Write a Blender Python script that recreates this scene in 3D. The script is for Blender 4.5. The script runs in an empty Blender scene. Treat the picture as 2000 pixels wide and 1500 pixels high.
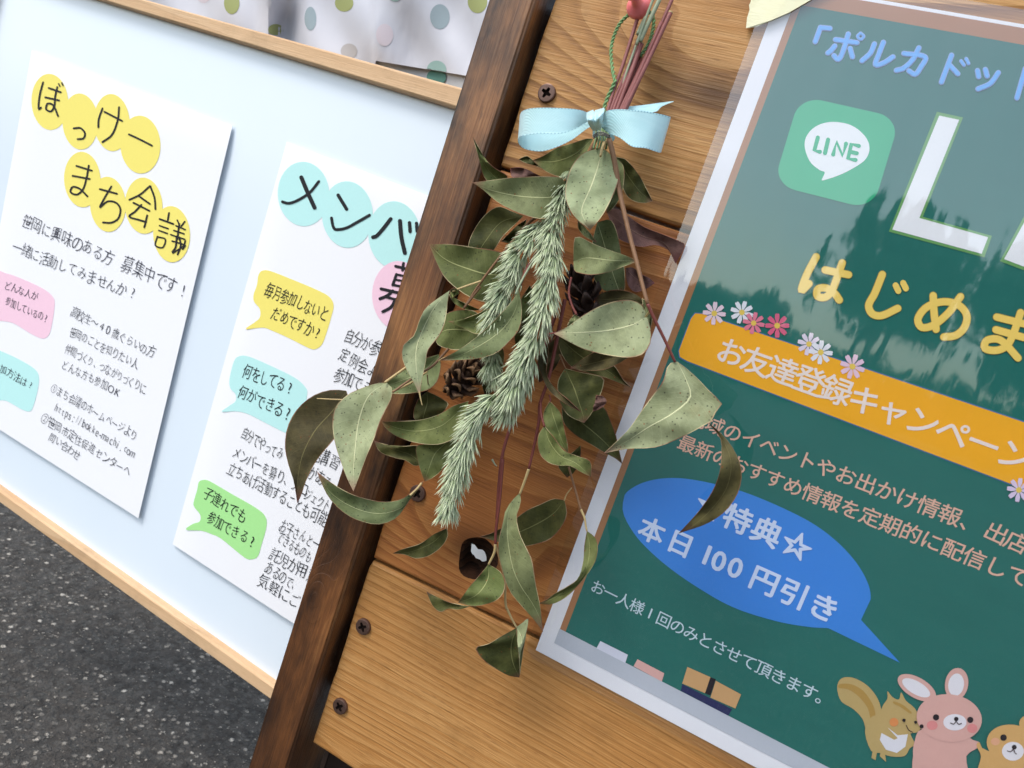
import bpy, bmesh, math, random
import numpy as np
from mathutils import Vector, Matrix
random.seed(7); np.random.seed(7)
S = bpy.context.scene
COL = S.collection

# ------------------------------------------------------------------ camera
# camera axes measured from the vanishing points: columns = along the board, down, into the board (camera x right, y down, z forward)
R = np.array([[0.8773165, -0.3221485, 0.3557190], [0.3526239, 0.9354952, -0.0224738], [-0.3255335, 0.1451517, 0.9343227]])
F = 1400.0                         # focal length in pixels of a 2000 x 1500 frame
CAM = np.array([0.0, -0.305, 0.5])
TO_WORLD = np.array([[1, 0, 0], [0, 0, 1], [0, -1, 0]]) @ R.T   # camera vector -> world (X along board, Y into it, Z up)
cd = bpy.data.cameras.new('camera'); cam = bpy.data.objects.new('camera', cd); COL.objects.link(cam)
xr, yd, zf = TO_WORLD @ np.array([1, 0, 0]), TO_WORLD @ np.array([0, 1, 0]), TO_WORLD @ np.array([0, 0, 1])
M = Matrix(((xr[0], -yd[0], -zf[0], CAM[0]), (xr[1], -yd[1], -zf[1], CAM[1]), (xr[2], -yd[2], -zf[2], CAM[2]), (0, 0, 0, 1)))
cam.matrix_world = M
cd.sensor_width = 36; cd.lens = F / 2000 * 36; cd.clip_start = 0.01; cd.clip_end = 500
cd.dof.use_dof = True; cd.dof.focus_distance = 0.335; cd.dof.aperture_fstop = 26
S.camera = cam
S.view_settings.view_transform = 'Standard'; S.view_settings.look = 'None'; S.view_settings.gamma = 1
S.view_settings.exposure = 0.93

# ------------------------------------------------------------------ overcast daylight
SUN_EL, SUN_AZ = math.radians(52), math.radians(222)     # azimuth clockwise from +Y
W = bpy.data.worlds.new('World'); S.world = W; W.use_nodes = True
nt = W.node_tree; bg = nt.nodes['Background']
sky = nt.nodes.new('ShaderNodeTexSky'); sky.sky_type = 'NISHITA'; sky.sun_disc = False
sky.sun_elevation = SUN_EL; sky.sun_rotation = SUN_AZ; sky.air_density = 1.3; sky.dust_density = 1.6; sky.ozone_density = 1.0
hs = nt.nodes.new('ShaderNodeHueSaturation'); hs.inputs['Saturation'].default_value = 0.62; hs.inputs['Value'].default_value = 1.0
nt.links.new(sky.outputs[0], hs.inputs['Color']); tn = nt.nodes.new('ShaderNodeMix'); tn.data_type = 'RGBA'; tn.blend_type = 'MULTIPLY'; tn.inputs[0].default_value = 1.0; tn.inputs[7].default_value = (1.0, 1.0, 1.0, 1)   # the white balance of the picture leans cool
nt.links.new(hs.outputs[0], tn.inputs[6]); nt.links.new(tn.outputs[2], bg.inputs[0]); bg.inputs[1].default_value = 0.15
sl = bpy.data.lights.new('sun', 'SUN'); sl.energy = 1.0; sl.angle = math.radians(18); sl.color = (1, 0.965, 0.92)
so = bpy.data.objects.new('sun', sl); COL.objects.link(so)
sd = Vector((math.sin(SUN_AZ) * math.cos(SUN_EL), math.cos(SUN_AZ) * math.cos(SUN_EL), math.sin(SUN_EL)))
so.rotation_euler = (-sd).to_track_quat('-Z', 'Y').to_euler()

# ------------------------------------------------------------------ helpers
def at(x, y, Y=0.0):
    "the point of the plane at depth Y seen at photo pixel (x, y)"
    d = TO_WORLD @ np.array([x - 1000.0, y - 750.0, F])
    return CAM + d * ((Y - CAM[1]) / d[1])
ZOOM = {1: (0, 0, 3), 2: (1400, 0, 3), 3: (300, 480, 3), 4: (300, 850, 3), 5: (900, 0, 3.572), 6: (820, 250, 3.26), 7: (540, 560, 3.26), 8: (950, 560, 3.26),
        9: (750, 900, 3.41), 10: (530, 300, 4.412), 11: (1600, 0, 4.545), 12: (1400, 450, 3), 13: (1100, 850, 3), 14: (1400, 1000, 3), 15: (1000, 1150, 4),
        16: (0, 480, 3), 17: (1150, 0, 9.375), 18: (380, 0, 3.448), 0: (0, 0, 1)}
def px(z, p):
    ox, oy, s = ZOOM[z]
    return (ox + p[0] / s, oy + p[1] / s)
def pxs(z, pts): return [px(z, p) for p in pts]
def lin(r, g=None, b=None, k=1.0):
    if g is None: r, g, b = r
    f = lambda c: (c / 12.92 if c <= 0.04045 else ((c + 0.055) / 1.055) ** 2.4)
    return (f(r / 255) * k, f(g / 255) * k, f(b / 255) * k, 1)
def spline(pts, n):
    "n points of a centripetal-ish Catmull-Rom curve through pts, even in chord length (any dimension)"
    P = np.array(pts, float)
    if len(P) == 2: return np.linspace(P[0], P[1], n)
    d = np.linalg.norm(np.diff(P[:, :2], axis=0), axis=1); t = np.concatenate([[0], np.cumsum(np.maximum(d, 1e-6))])
    m = np.zeros_like(P)
    for i in range(len(P)):
        a, b = max(i - 1, 0), min(i + 1, len(P) - 1)
        m[i] = (P[b] - P[a]) / (t[b] - t[a])
    out = []
    for q in np.linspace(0, t[-1], n):
        i = min(max(np.searchsorted(t, q, side='right') - 1, 0), len(P) - 2)
        h = t[i + 1] - t[i]; s = (q - t[i]) / h
        out.append((2*s**3 - 3*s**2 + 1) * P[i] + (s**3 - 2*s**2 + s) * h * m[i] + (-2*s**3 + 3*s**2) * P[i+1] + (s**3 - s**2) * h * m[i+1])
    return np.array(out)
def mesh_obj(name, verts, faces, mat, parent=None, smooth=False, uvs=None):
    me = bpy.data.meshes.new(name); me.from_pydata([tuple(map(float, v)) for v in verts], [], faces); me.update()
    if uvs is not None:
        uvl = me.uv_layers.new(name='UVMap')
        for l in me.loops: uvl.data[l.index].uv = uvs[l.vertex_index]
    o = bpy.data.objects.new(name, me); COL.objects.link(o)
    if mat: me.materials.append(mat)
    if smooth:
        for p in me.polygons: p.use_smooth = True
    if parent: o.parent = parent; o.matrix_parent_inverse = parent.matrix_world.inverted()
    return o
def thing(name, label, cat, loc=(0, 0, 0), group=None):
    o = bpy.data.objects.new(name, None); COL.objects.link(o); o.location = tuple(map(float, loc)); o.empty_display_size = 0.02
    o['label'] = label; o['category'] = cat
    if group: o['group'] = group
    bpy.context.view_layer.update()
    return o
class MB:
    "collects pieces of one mesh"
    def __init__(s): s.v = []; s.f = []; s.uv = []
    def add(s, v, f, uv=None):
        b = len(s.v); s.v += [tuple(map(float, q)) for q in v]; s.f += [tuple(i + b for i in q) for q in f]
        s.uv += list(uv) if uv is not None else [(0, 0)] * len(v)
    def build(s, name, mat, parent=None, smooth=False): return mesh_obj(name, s.v, s.f, mat, parent, smooth, s.uv)
def tube_into(mb, pts, r, n=8, caps=True):
    P = np.array(pts, float); k = len(P); r = np.broadcast_to(np.array(r, float), (k,))
    T = np.gradient(P, axis=0); T /= np.linalg.norm(T, axis=1)[:, None] + 1e-12
    u = np.cross(T[0], [0.3, 1, 0.2]); u /= np.linalg.norm(u); v = []; f = []; uv = []
    for i in range(k):
        u = u - T[i] * (u @ T[i]); u /= np.linalg.norm(u); w = np.cross(T[i], u)
        for j in range(n):
            a = 2 * math.pi * j / n; v.append(P[i] + r[i] * (math.cos(a) * u + math.sin(a) * w)); uv.append((j / n, i / (k - 1)))
    for i in range(k - 1):
        for j in range(n): f.append((i*n + j, i*n + (j+1) % n, (i+1)*n + (j+1) % n, (i+1)*n + j))
    if caps: f.append(tuple(range(n))[::-1]); f.append(tuple(range((k-1)*n, k*n)))
    mb.add(v, f, uv)

# ------------------------------------------------------------------ material helpers
def new_mat(name, rough=0.6, spec=0.5):
    m = bpy.data.materials.new(name); m.use_nodes = True
    b = m.node_tree.nodes['Principled BSDF']; b.inputs['Roughness'].default_value = rough; b.inputs['Specular IOR Level'].default_value = spec
    return m, m.node_tree, b
def N(nt, t, **kw):
    n = nt.nodes.new('ShaderNode' + t)
    for k, v in kw.items():
        if k.startswith('i_'):
            key = k[2:]; n.inputs[int(key) if key.isdigit() else key].default_value = v
        else: setattr(n, k, v)
    return n
def Lk(nt, a, b): nt.links.new(a, b)
def math_n(nt, op, a, b=None, c=None, clamp=False):
    n = nt.nodes.new('ShaderNodeMath'); n.operation = op; n.use_clamp = clamp
    for i, q in enumerate((a, b, c)):
        if q is None: continue
        if isinstance(q, (int, float)): n.inputs[i].default_value = q
        else: nt.links.new(q, n.inputs[i])
    return n.outputs[0]
def mixc(nt, fac, a, b, mode='MIX'):
    n = nt.nodes.new('ShaderNodeMix'); n.data_type = 'RGBA'; n.blend_type = mode
    for s, q in ((n.inputs[0], fac), (n.inputs[6], a), (n.inputs[7], b)):
        if isinstance(q, (int, float, tuple)): s.default_value = q
        else: nt.links.new(q, s)
    return n.outputs[2]
def ramp(nt, fac, stops):
    n = nt.nodes.new('ShaderNodeValToRGB'); e = n.color_ramp.elements
    while len(e) > 1: e.remove(e[0])
    e[0].position, e[0].color = stops[0]
    for p, c in stops[1:]:
        q = e.new(p); q.color = c
    nt.links.new(fac, n.inputs[0]); return n.outputs[0]
def mapr(nt, v, a, b, c=0.0, d=1.0):
    n = nt.nodes.new('ShaderNodeMapRange'); nt.links.new(v, n.inputs[0])
    for i, q in enumerate((a, b, c, d)): n.inputs[i + 1].default_value = q
    return n.outputs[0]
def noise(nt, vec, scale, detail=4, rough=0.55, dist=0.0):
    n = N(nt, 'TexNoise', i_Scale=scale, i_Detail=detail, i_Roughness=rough, i_Distortion=dist)
    if vec is not None: nt.links.new(vec, n.inputs['Vector'])
    return n.outputs['Fac']
def scaled(nt, vec, sx, sy, sz, ox=0, oy=0, oz=0):
    n = N(nt, 'Mapping'); n.inputs['Scale'].default_value = (sx, sy, sz); n.inputs['Location'].default_value = (ox, oy, oz)
    nt.links.new(vec, n.inputs[0]); return n.outputs[0]
def bump(nt, b, h, strength=0.3, dist=0.001):
    n = N(nt, 'Bump', i_Strength=strength, i_Distance=dist); nt.links.new(h, n.inputs['Height']); nt.links.new(n.outputs[0], b.inputs['Normal'])
def pos(nt): return N(nt, 'NewGeometry').outputs['Position']

def flat(name, rgb, rough=0.6, spec=0.3, grain=0.03, k=1.0):
    "paper, ink: one colour with a very faint tooth"
    m, nt, b = new_mat(name, rough, spec)
    n = noise(nt, pos(nt), 900, 2)
    c = lin(rgb, k=k); d = tuple(q * (1 - grain * 2) for q in c[:3]) + (1,)
    Lk(nt, mixc(nt, n, d, c), b.inputs['Base Color'])
    return m

def wood_mat(name, light, mid, dark, oz, axis=0, freq=190.0, rough=0.55, knots=(), spec=0.35, stain=0.35, blot=None, ringk=0.5, fibk=0.42):
    m, nt, b = new_mat(name, rough, spec)
    P = pos(nt)
    sx = N(nt, 'SeparateXYZ'); Lk(nt, P, sx.inputs[0])
    along, across = (sx.outputs[0], sx.outputs[2]) if axis == 0 else (sx.outputs[2], sx.outputs[0])
    sc = (1, 1, 1)
    st = lambda l, a: scaled(nt, P, *((l, a, a) if axis == 0 else (a, a, l)), ox=oz * 3.1, oy=oz, oz=oz * 1.7)
    warp = noise(nt, st(3.5, 12), 1.0, 2, 0.4)
    warp2 = noise(nt, st(14, 60), 1.0, 2, 0.5)
    t = math_n(nt, 'ADD', across, math_n(nt, 'MULTIPLY', warp, 0.055))
    t = math_n(nt, 'ADD', t, math_n(nt, 'MULTIPLY', warp2, 0.004))
    kdark = None
    for (kx, kz, kr, amp) in knots:
        dx = math_n(nt, 'MULTIPLY', math_n(nt, 'SUBTRACT', sx.outputs[0], kx), 1.0 if axis else 0.45)
        dz = math_n(nt, 'MULTIPLY', math_n(nt, 'SUBTRACT', sx.outputs[2], kz), 0.45 if axis else 1.0)
        r2 = math_n(nt, 'ADD', math_n(nt, 'MULTIPLY', dx, dx), math_n(nt, 'MULTIPLY', dz, dz))
        g = math_n(nt, 'POWER', 2.718, math_n(nt, 'MULTIPLY', r2, -1.0 / (kr * kr)))
        t = math_n(nt, 'ADD', t, math_n(nt, 'MULTIPLY', g, amp))
        g2 = math_n(nt, 'POWER', 2.718, math_n(nt, 'MULTIPLY', r2, -1.0 / (kr * kr * 0.12)))
        kdark = g2 if kdark is None else math_n(nt, 'MAXIMUM', kdark, g2)
    ring = math_n(nt, 'FRACT', math_n(nt, 'MULTIPLY', t, freq))
    late = ramp(nt, ring, [(0.0, (0.15, 0.15, 0.15, 1)), (0.55, (0.45, 0.45, 0.45, 1)), (0.86, (0.95, 0.95, 0.95, 1)), (0.97, (0.7, 0.7, 0.7, 1)), (1.0, (0.15, 0.15, 0.15, 1))])
    amt = mapr(nt, noise(nt, st(5, 25), 1.0, 3), 0.3, 0.7, 0.25, 1.0)
    ringf = math_n(nt, 'MULTIPLY', late, amt)
    fib = noise(nt, st(40, 1500), 1.0, 3, 0.6)
    pore = noise(nt, st(90, 900), 1.0, 2, 0.7)
    big = noise(nt, st(4, 14), 1.0, 3, 0.5)
    v = math_n(nt, 'ADD', math_n(nt, 'MULTIPLY', ringf, ringk), math_n(nt, 'MULTIPLY', fib, fibk))
    v = math_n(nt, 'ADD', v, math_n(nt, 'MULTIPLY', math_n(nt, 'SUBTRACT', big, 0.5), stain * 2))
    c = ramp(nt, v, [(0.02, light), (0.38, mid), (0.85, dark)])
    fl = math_n(nt, 'MULTIPLY', mapr(nt, pore, 0.58, 0.68), mapr(nt, noise(nt, st(7, 22), 1.0, 2), 0.35, 0.65, 0.25, 1.0))
    c = mixc(nt, math_n(nt, 'MULTIPLY', fl, 0.42), c, dark)
    crk = math_n(nt, 'MULTIPLY', mapr(nt, ring, 0.955, 0.985), mapr(nt, noise(nt, st(9, 40), 1.0, 2), 0.60, 0.66))
    c = mixc(nt, math_n(nt, 'MULTIPLY', crk, 0.4 * min(1, ringk * 2)), c, tuple(q * 0.5 for q in dark[:3]) + (1,))
    if kdark is not None: c = mixc(nt, math_n(nt, 'MULTIPLY', kdark, 0.85), c, tuple(q * 0.45 for q in dark[:3]) + (1,))
    dirt = mapr(nt, noise(nt, scaled(nt, P, 30, 30, 30, oz, 0, oz), 1.0, 5, 0.7), 0.52, 0.72, 0.0, 0.42)
    c = mixc(nt, dirt, c, tuple(q * 0.6 for q in mid[:3]) + (1,))
    if blot:
        bn = noise(nt, scaled(nt, P, 34, 34, 13, oz, oz, oz), 1.0, 5, 0.62)
        c = mixc(nt, math_n(nt, 'MULTIPLY', mapr(nt, bn, 0.42, 0.62), blot[1]), c, blot[0])
    Lk(nt, c, b.inputs['Base Color'])
    hgt = math_n(nt, 'SUBTRACT', math_n(nt, 'MULTIPLY', fib, 0.8), math_n(nt, 'MULTIPLY', ringf, 0.5))
    bump(nt, b, hgt, 0.5, 0.0007)
    Lk(nt, mapr(nt, fib, 0.2, 0.8, rough - 0.1, rough + 0.12), b.inputs['Roughness'])
    return m

# ------------------------------------------------------------------ ground: one asphalt sheet
def asphalt():
    m, nt, b = new_mat('asphalt', 0.8, 0.35)
    P = pos(nt)
    w = N(nt, 'TexNoise', i_Scale=420.0, i_Detail=3.0); Lk(nt, P, w.inputs['Vector'])
    wp = N(nt, 'VectorMath', operation='MULTIPLY_ADD'); Lk(nt, w.outputs['Color'], wp.inputs[0]); wp.inputs[1].default_value = (0.0042,) * 3; Lk(nt, P, wp.inputs[2])
    vo = N(nt, 'TexVoronoi', i_Scale=165.0); Lk(nt, wp.outputs[0], vo.inputs['Vector'])
    vo2 = N(nt, 'TexVoronoi', i_Scale=380.0); Lk(nt, wp.outputs[0], vo2.inputs['Vector'])
    s1 = N(nt, 'SeparateColor'); Lk(nt, vo.outputs['Color'], s1.inputs[0])
    s2 = N(nt, 'SeparateColor'); Lk(nt, vo2.outputs['Color'], s2.inputs[0])
    base = ramp(nt, noise(nt, P, 60, 5, 0.7), [(0.3, (0.014, 0.013, 0.012, 1)), (0.7, (0.07, 0.065, 0.06, 1))])
    st = ramp(nt, s1.outputs[0], [(0.0, (0.035, 0.033, 0.031, 1)), (0.5, (0.07, 0.066, 0.062, 1)), (0.74, (0.13, 0.124, 0.114, 1)), (0.9, (0.3, 0.285, 0.26, 1)), (1.0, (0.55, 0.53, 0.49, 1))])
    f1 = mapr(nt, vo.outputs['Distance'], 0.32, 0.46, 1.0, 0.0)
    f1 = math_n(nt, 'MULTIPLY', f1, mapr(nt, s1.outputs[1], 0.25, 0.45))
    c = mixc(nt, f1, base, st)
    st2 = ramp(nt, s2.outputs[0], [(0.0, (0.03, 0.028, 0.026, 1)), (0.7, (0.085, 0.08, 0.074, 1)), (0.92, (0.25, 0.235, 0.21, 1)), (1.0, (0.5, 0.48, 0.44, 1))])
    f2 = math_n(nt, 'MULTIPLY', mapr(nt, vo2.outputs['Distance'], 0.28, 0.42, 1.0, 0.0), mapr(nt, s2.outputs[1], 0.42, 0.5))
    c = mixc(nt, f2, c, st2)
    c = mixc(nt, 1.0, c, (1.22, 1.12, 1.0, 1), 'MULTIPLY')
    Lk(nt, c, b.inputs['Base Color'])
    h = math_n(nt, 'ADD', math_n(nt, 'MULTIPLY', f1, 0.6), math_n(nt, 'MULTIPLY', f2, 0.35))
    h = math_n(nt, 'ADD', h, math_n(nt, 'MULTIPLY', noise(nt, P, 220, 4, 0.7), 0.9))
    bump(nt, b, h, 1.0, 0.006)
    Lk(nt, mapr(nt, s1.outputs[2], 0, 1, 0.45, 0.9), b.inputs['Roughness'])
    return m
g = 150.0
mv = [(-g, -g, 0), (g, -g, 0), (g, g, 0), (-g, g, 0)]
ground = mesh_obj('ground', mv, [(0, 1, 2, 3)], asphalt()); ground['kind'] = 'structure'

# ------------------------------------------------------------------ the wooden sign stand
HONEY = (lin(206, 162, 106), lin(176, 126, 70), lin(100, 62, 30))
sign = thing('wooden_sign', 'honey coloured plank signboard with a dark stained post at its left end', 'signboard', at(700, 1100, 0) * np.array([1, 1, 0]))
bpy.context.view_layer.update()
def wob(n, amp, seed):
    r = np.random.RandomState(seed); a = r.randn(n); k = np.ones(3) / 3
    return np.convolve(a, k, 'same') * amp
def plank(z0, z1, x0, x1, mat, seed, hole=None, tilt0=0.0, tilt1=0.0):
    "front face outline with ragged left end, rounded arris, optional hole; z0 bottom, z1 top"
    ny = 26
    zs = np.linspace(z1, z0, ny); xl = x0 + wob(ny, 0.00035, seed); xl[0] += 0.0010; xl[-1] += 0.0006
    nb = 40
    xb = np.linspace(x0, x1, nb)[1:]; zb = z0 + wob(nb - 1, 0.00022, seed + 1) + tilt0 * (xb - x0)
    xt = xb[::-1]; zt = z1 + wob(nb - 1, 0.00022, seed + 2) + tilt1 * (xt - x0)
    out = [(a, c) for a, c in zip(xl, zs)] + list(zip(xb, zb)) + list(zip(xt, zt))
    O = np.array(out); n = len(O)
    d1 = np.roll(O, -1, 0) - np.roll(O, 1, 0); nrm = np.stack([-d1[:, 1], d1[:, 0]], 1); nrm /= np.linalg.norm(nrm, axis=1)[:, None]
    bm = bmesh.new()
    rings = []
    for ins, y in ((0.0016, 0.0), (0.0005, 0.0004), (0.0, 0.0014), (0.0, 0.015)):
        rings.append([bm.verts.new((O[i, 0] + nrm[i, 0] * ins, y, O[i, 1] + nrm[i, 1] * ins)) for i in range(n)])
    for a, c in zip(rings, rings[1:]):
        for i in range(n): bm.faces.new((a[i], a[(i+1) % n], c[(i+1) % n], c[i]))
    def cap(ring, inner):
        es = [bm.edges.get((ring[i], ring[(i+1) % n])) or bm.edges.new((ring[i], ring[(i+1) % n])) for i in range(n)]
        for r in inner: es += [bm.edges.get((r[i], r[(i+1) % len(r)])) or bm.edges.new((r[i], r[(i+1) % len(r)])) for i in range(len(r))]
        bmesh.ops.triangle_fill(bm, use_beauty=True, use_dissolve=False, edges=es)
    fr, bk = [], []
    if hole:
        H0, H1 = hole
        a = [bm.verts.new((p[0], 0.0, p[1])) for p in H0]; mid = [bm.verts.new((p[0], 0.0022, p[1])) for p in (np.array(H0) * 0.93 + np.array(H0).mean(0) * 0.07)]
        c = [bm.verts.new((p[0], 0.015, p[1])) for p in H1]
        k = len(a)
        for p, q in ((a, mid), (mid, c)):
            for i in range(k): bm.faces.new((p[i], p[(i+1) % k], q[(i+1) % k], q[i])).material_index = 1
        fr, bk = [a], [c]
    cap(rings[0], fr); cap(rings[-1], bk)
    bmesh.ops.recalc_face_normals(bm, faces=bm.faces)
    me = bpy.data.meshes.new('plank'); bm.to_mesh(me); bm.free(); me.materials.append(mat); me.materials.append(knot_m)
    o = bpy.data.objects.new('plank', me); COL.objects.link(o); o.parent = sign; o.matrix_parent_inverse = sign.matrix_world.inverted()
    return o
knot_m = wood_mat('dead_knot', lin(120, 78, 46), lin(66, 42, 27), lin(24, 16, 12), 3.3, freq=300, rough=0.9, stain=0.9, spec=0.1)
XL = -0.1462; XR = 0.34
k1 = at(1395, 185); k2 = at(1130, 470); kh = at(935, 1085); k3 = at(1090, 60); k4 = at(640, 1475)
sa_, sb_ = at(1234, 415), at(1342, 452); T1 = (sb_[2] - sa_[2]) / (sb_[0] - sa_[0]); z_s1 = sa_[2] + (XL - sa_[0]) * T1; sc_, sd_ = at(728, 1093), at(1052, 1249); T2 = (sd_[2] - sc_[2]) / (sd_[0] - sc_[0]); z_s2 = sc_[2]; z_s3 = 0.5 - 0.2604
plank(z_s1 + 0.0008, z_s1 + 0.155, XL, XR, wood_mat('pine_upper', HONEY[0], HONEY[1], HONEY[2], 1.3, knots=[(k1[0], k1[2], 0.030, 0.030), (k3[0] - 0.03, k3[2] + 0.03, 0.03, -0.02)], freq=135, ringk=0.74), 3, tilt0=T1)
hc = px(9, (620, 650)); hole_f = [at(hc[0] + 38 * math.cos(a) * (1 + 0.10 * math.sin(3*a + 1)), hc[1] + 45 * math.sin(a) * (1 + 0.08 * math.cos(2*a)) , 0)[[0, 2]] for a in np.linspace(0, 2*math.pi, 28, endpoint=False)]
white_px = [(585, 550), (607, 560), (622, 588), (655, 592), (670, 605), (683, 640), (682, 668), (655, 672), (640, 658), (612, 648), (600, 628), (578, 612)]
wp = np.array([at(*px(9, p), 0.015)[[0, 2]] for p in white_px]); wc = wp.mean(0)
def star_r(poly, c, ang):
    best = 0.004
    for i in range(len(poly)):
        p, q = poly[i] - c, poly[(i+1) % len(poly)] - c; d = np.array([math.cos(ang), math.sin(ang)])
        den = d[0] * (q - p)[1] - d[1] * (q - p)[0]
        if abs(den) < 1e-12: continue
        t = (p[0] * (q - p)[1] - p[1] * (q - p)[0]) / den; s = (p[0] * d[1] - p[1] * d[0]) / den
        if t > 0 and -1e-6 <= s <= 1 + 1e-6: best = t
    return best
hf = np.array(hole_f); hcen = hf.mean(0)
hole_b = []
for p in hf:
    a = math.atan2(*(p - hcen)[::-1]); r = star_r(wp, wc, a); hole_b.append(wc + r * np.array([math.cos(a), math.sin(a)]))
plank(z_s2 + 0.0008, z_s1 - 0.0008, XL, XR, wood_mat('pine_middle', lin(192, 136, 76), lin(156, 96, 46), lin(92, 50, 22), 4.1, knots=[(kh[0], kh[2], 0.022, 0.024), (k2[0] + 0.02, k2[2] - 0.05, 0.03, 0.012)], freq=110), 5, hole=(hole_f, hole_b), tilt0=T2, tilt1=T1)
plank(z_s3, z_s2 - 0.0008, XL, XR, wood_mat('pine_lower', lin(202, 154, 96), lin(170, 118, 62), lin(112, 68, 32), 8.7, freq=240, ringk=0.34, fibk=0.5, knots=[(k4[0] + 0.02, k4[2] - 0.012, 0.016, 0.02)]), 9, tilt1=T2)
# dark stained post with rounded arrises
def box_round(name, x0, x1, y0, y1, z0, z1, r, mat, parent, seg=3):
    bm = bmesh.new(); bmesh.ops.create_cube(bm, size=1)
    for v in bm.verts: v.co = Vector(((x0 + x1) / 2 + v.co.x * (x1 - x0), (y0 + y1) / 2 + v.co.y * (y1 - y0), (z0 + z1) / 2 + v.co.z * (z1 - z0)))
    if r: bmesh.ops.bevel(bm, geom=bm.edges[:], offset=r, segments=seg, affect='EDGES')
    me = bpy.data.meshes.new(name); bm.to_mesh(me); bm.free(); me.materials.append(mat)
    for p in me.polygons: p.use_smooth = True
    o = bpy.data.objects.new(name, me); COL.objects.link(o)
    if parent: o.parent = parent; o.matrix_parent_inverse = parent.matrix_world.inverted()
    m = o.modifiers.new('n', 'WEIGHTED_NORMAL'); m.keep_sharp = True
    return o
kp = at(608, 1165, -0.009)
walnut = wood_mat('walnut_stain', lin(176, 124, 74), lin(116, 72, 38), lin(50, 29, 17), 2.2, axis=1, freq=210, rough=0.4, spec=0.5, stain=0.95, ringk=0.14, fibk=0.5, blot=(lin(32, 21, 15), 0.9), knots=[(kp[0], kp[2], 0.008, 0.02)])
kp = at(608, 1165, -0.009)
pl, pr = at(713, 760, -0.009), at(845, 620, -0.009)
PX0, PX1 = (at(900, 171, -0.009)[0] + at(526.7, 1356, -0.009)[0]) / 2, (at(1051, 0, -0.009)[0] + at(640, 1240, -0.009)[0]) / 2
box_round('post', PX0, PX1, -0.009, 0.030, 0.0, 0.80, 0.0016, walnut, sign)
dark = flat('shade_dark_timber', (40, 28, 21), 0.8)  # near-black colour stands in for deep shade around the planks
box_round('back_rail', XL + 0.004, XR, 0.0155, 0.040, z_s3 - 0.035, z_s3 + 0.022, 0.001, dark, sign)  # added rail, carried below the planks to stand in for the shade there
box_round('back_rail', XL + 0.004, XR, 0.0155, 0.035, 0.62, 0.65, 0.001, dark, sign)
box_round('back_post', XR - 0.03, XR, 0.0405, 0.075, 0.0, 0.78, 0.001, dark, sign)
box_round('gap_shade_strip', PX1 + 0.0005, XL + 0.022, 0.0155, 0.030, z_s3 + 0.0225, 0.6195, 0.0005, dark, sign)  # added dark strip behind the post gap, standing in for its shade
# screws
scr_m, snt, sb = new_mat('bronze_screw', 0.42, 0.5); sb.inputs['Metallic'].default_value = 0.65
Lk(snt, mixc(snt, noise(snt, pos(snt), 700, 3), lin(84, 60, 50), lin(122, 98, 88)), sb.inputs['Base Color'])
def screw_mesh():
    bm = bmesh.new(); n = 32; prof = [(0.0041, 0.0006), (0.0041, -0.0010), (0.00395, -0.0014), (0.0036, -0.00155), (0.0024, -0.0016)]
    rings = [[bm.verts.new((r * math.cos(2*math.pi*i/n), y, r * math.sin(2*math.pi*i/n))) for i in range(n)] for r, y in prof]
    for a, c in zip(rings, rings[1:]):
        for i in range(n): bm.faces.new((a[i], a[(i+1) % n], c[(i+1) % n], c[i]))
    # phillips cross recess: 12-gon cross outline joined to the last ring
    cr = []
    w, L = 0.00062, 0.0024
    for k in range(4):
        a = k * math.pi / 2
        for (x, y) in ((L, -w), (L, w), (w * 1.35, w * 1.35)):
            cr.append((x * math.cos(a) - y * math.sin(a), x * math.sin(a) + y * math.cos(a)))
    top = [bm.verts.new((x, -0.0016, z)) for x, z in cr]; bot = [bm.verts.new((x * 0.8, -0.0001, z * 0.8)) for x, z in cr]
    k = len(top)
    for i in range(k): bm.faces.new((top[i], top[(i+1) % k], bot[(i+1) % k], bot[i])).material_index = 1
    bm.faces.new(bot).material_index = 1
    es = [bm.edges.get((rings[-1][i], rings[-1][(i+1) % n])) for i in range(n)] + [bm.edges.get((top[i], top[(i+1) % k])) for i in range(k)]
    bmesh.ops.triangle_fill(bm, use_beauty=True, edges=es)
    bmesh.ops.recalc_face_normals(bm, faces=bm.faces)
    me = bpy.data.meshes.new('screw'); bm.to_mesh(me); bm.free(); me.materials.append(scr_m); me.materials.append(flat('recess_shade', (34, 24, 20), 0.9, 0.1)); return me  # near-black recess faces: the shade of its depth put into the colour
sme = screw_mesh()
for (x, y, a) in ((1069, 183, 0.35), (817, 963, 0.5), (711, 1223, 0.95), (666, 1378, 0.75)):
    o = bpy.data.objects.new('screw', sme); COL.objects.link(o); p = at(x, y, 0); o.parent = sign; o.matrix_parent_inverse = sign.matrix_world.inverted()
    o.location = Vector(p); o.rotation_euler = (0.03, a, 0.02)

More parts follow.
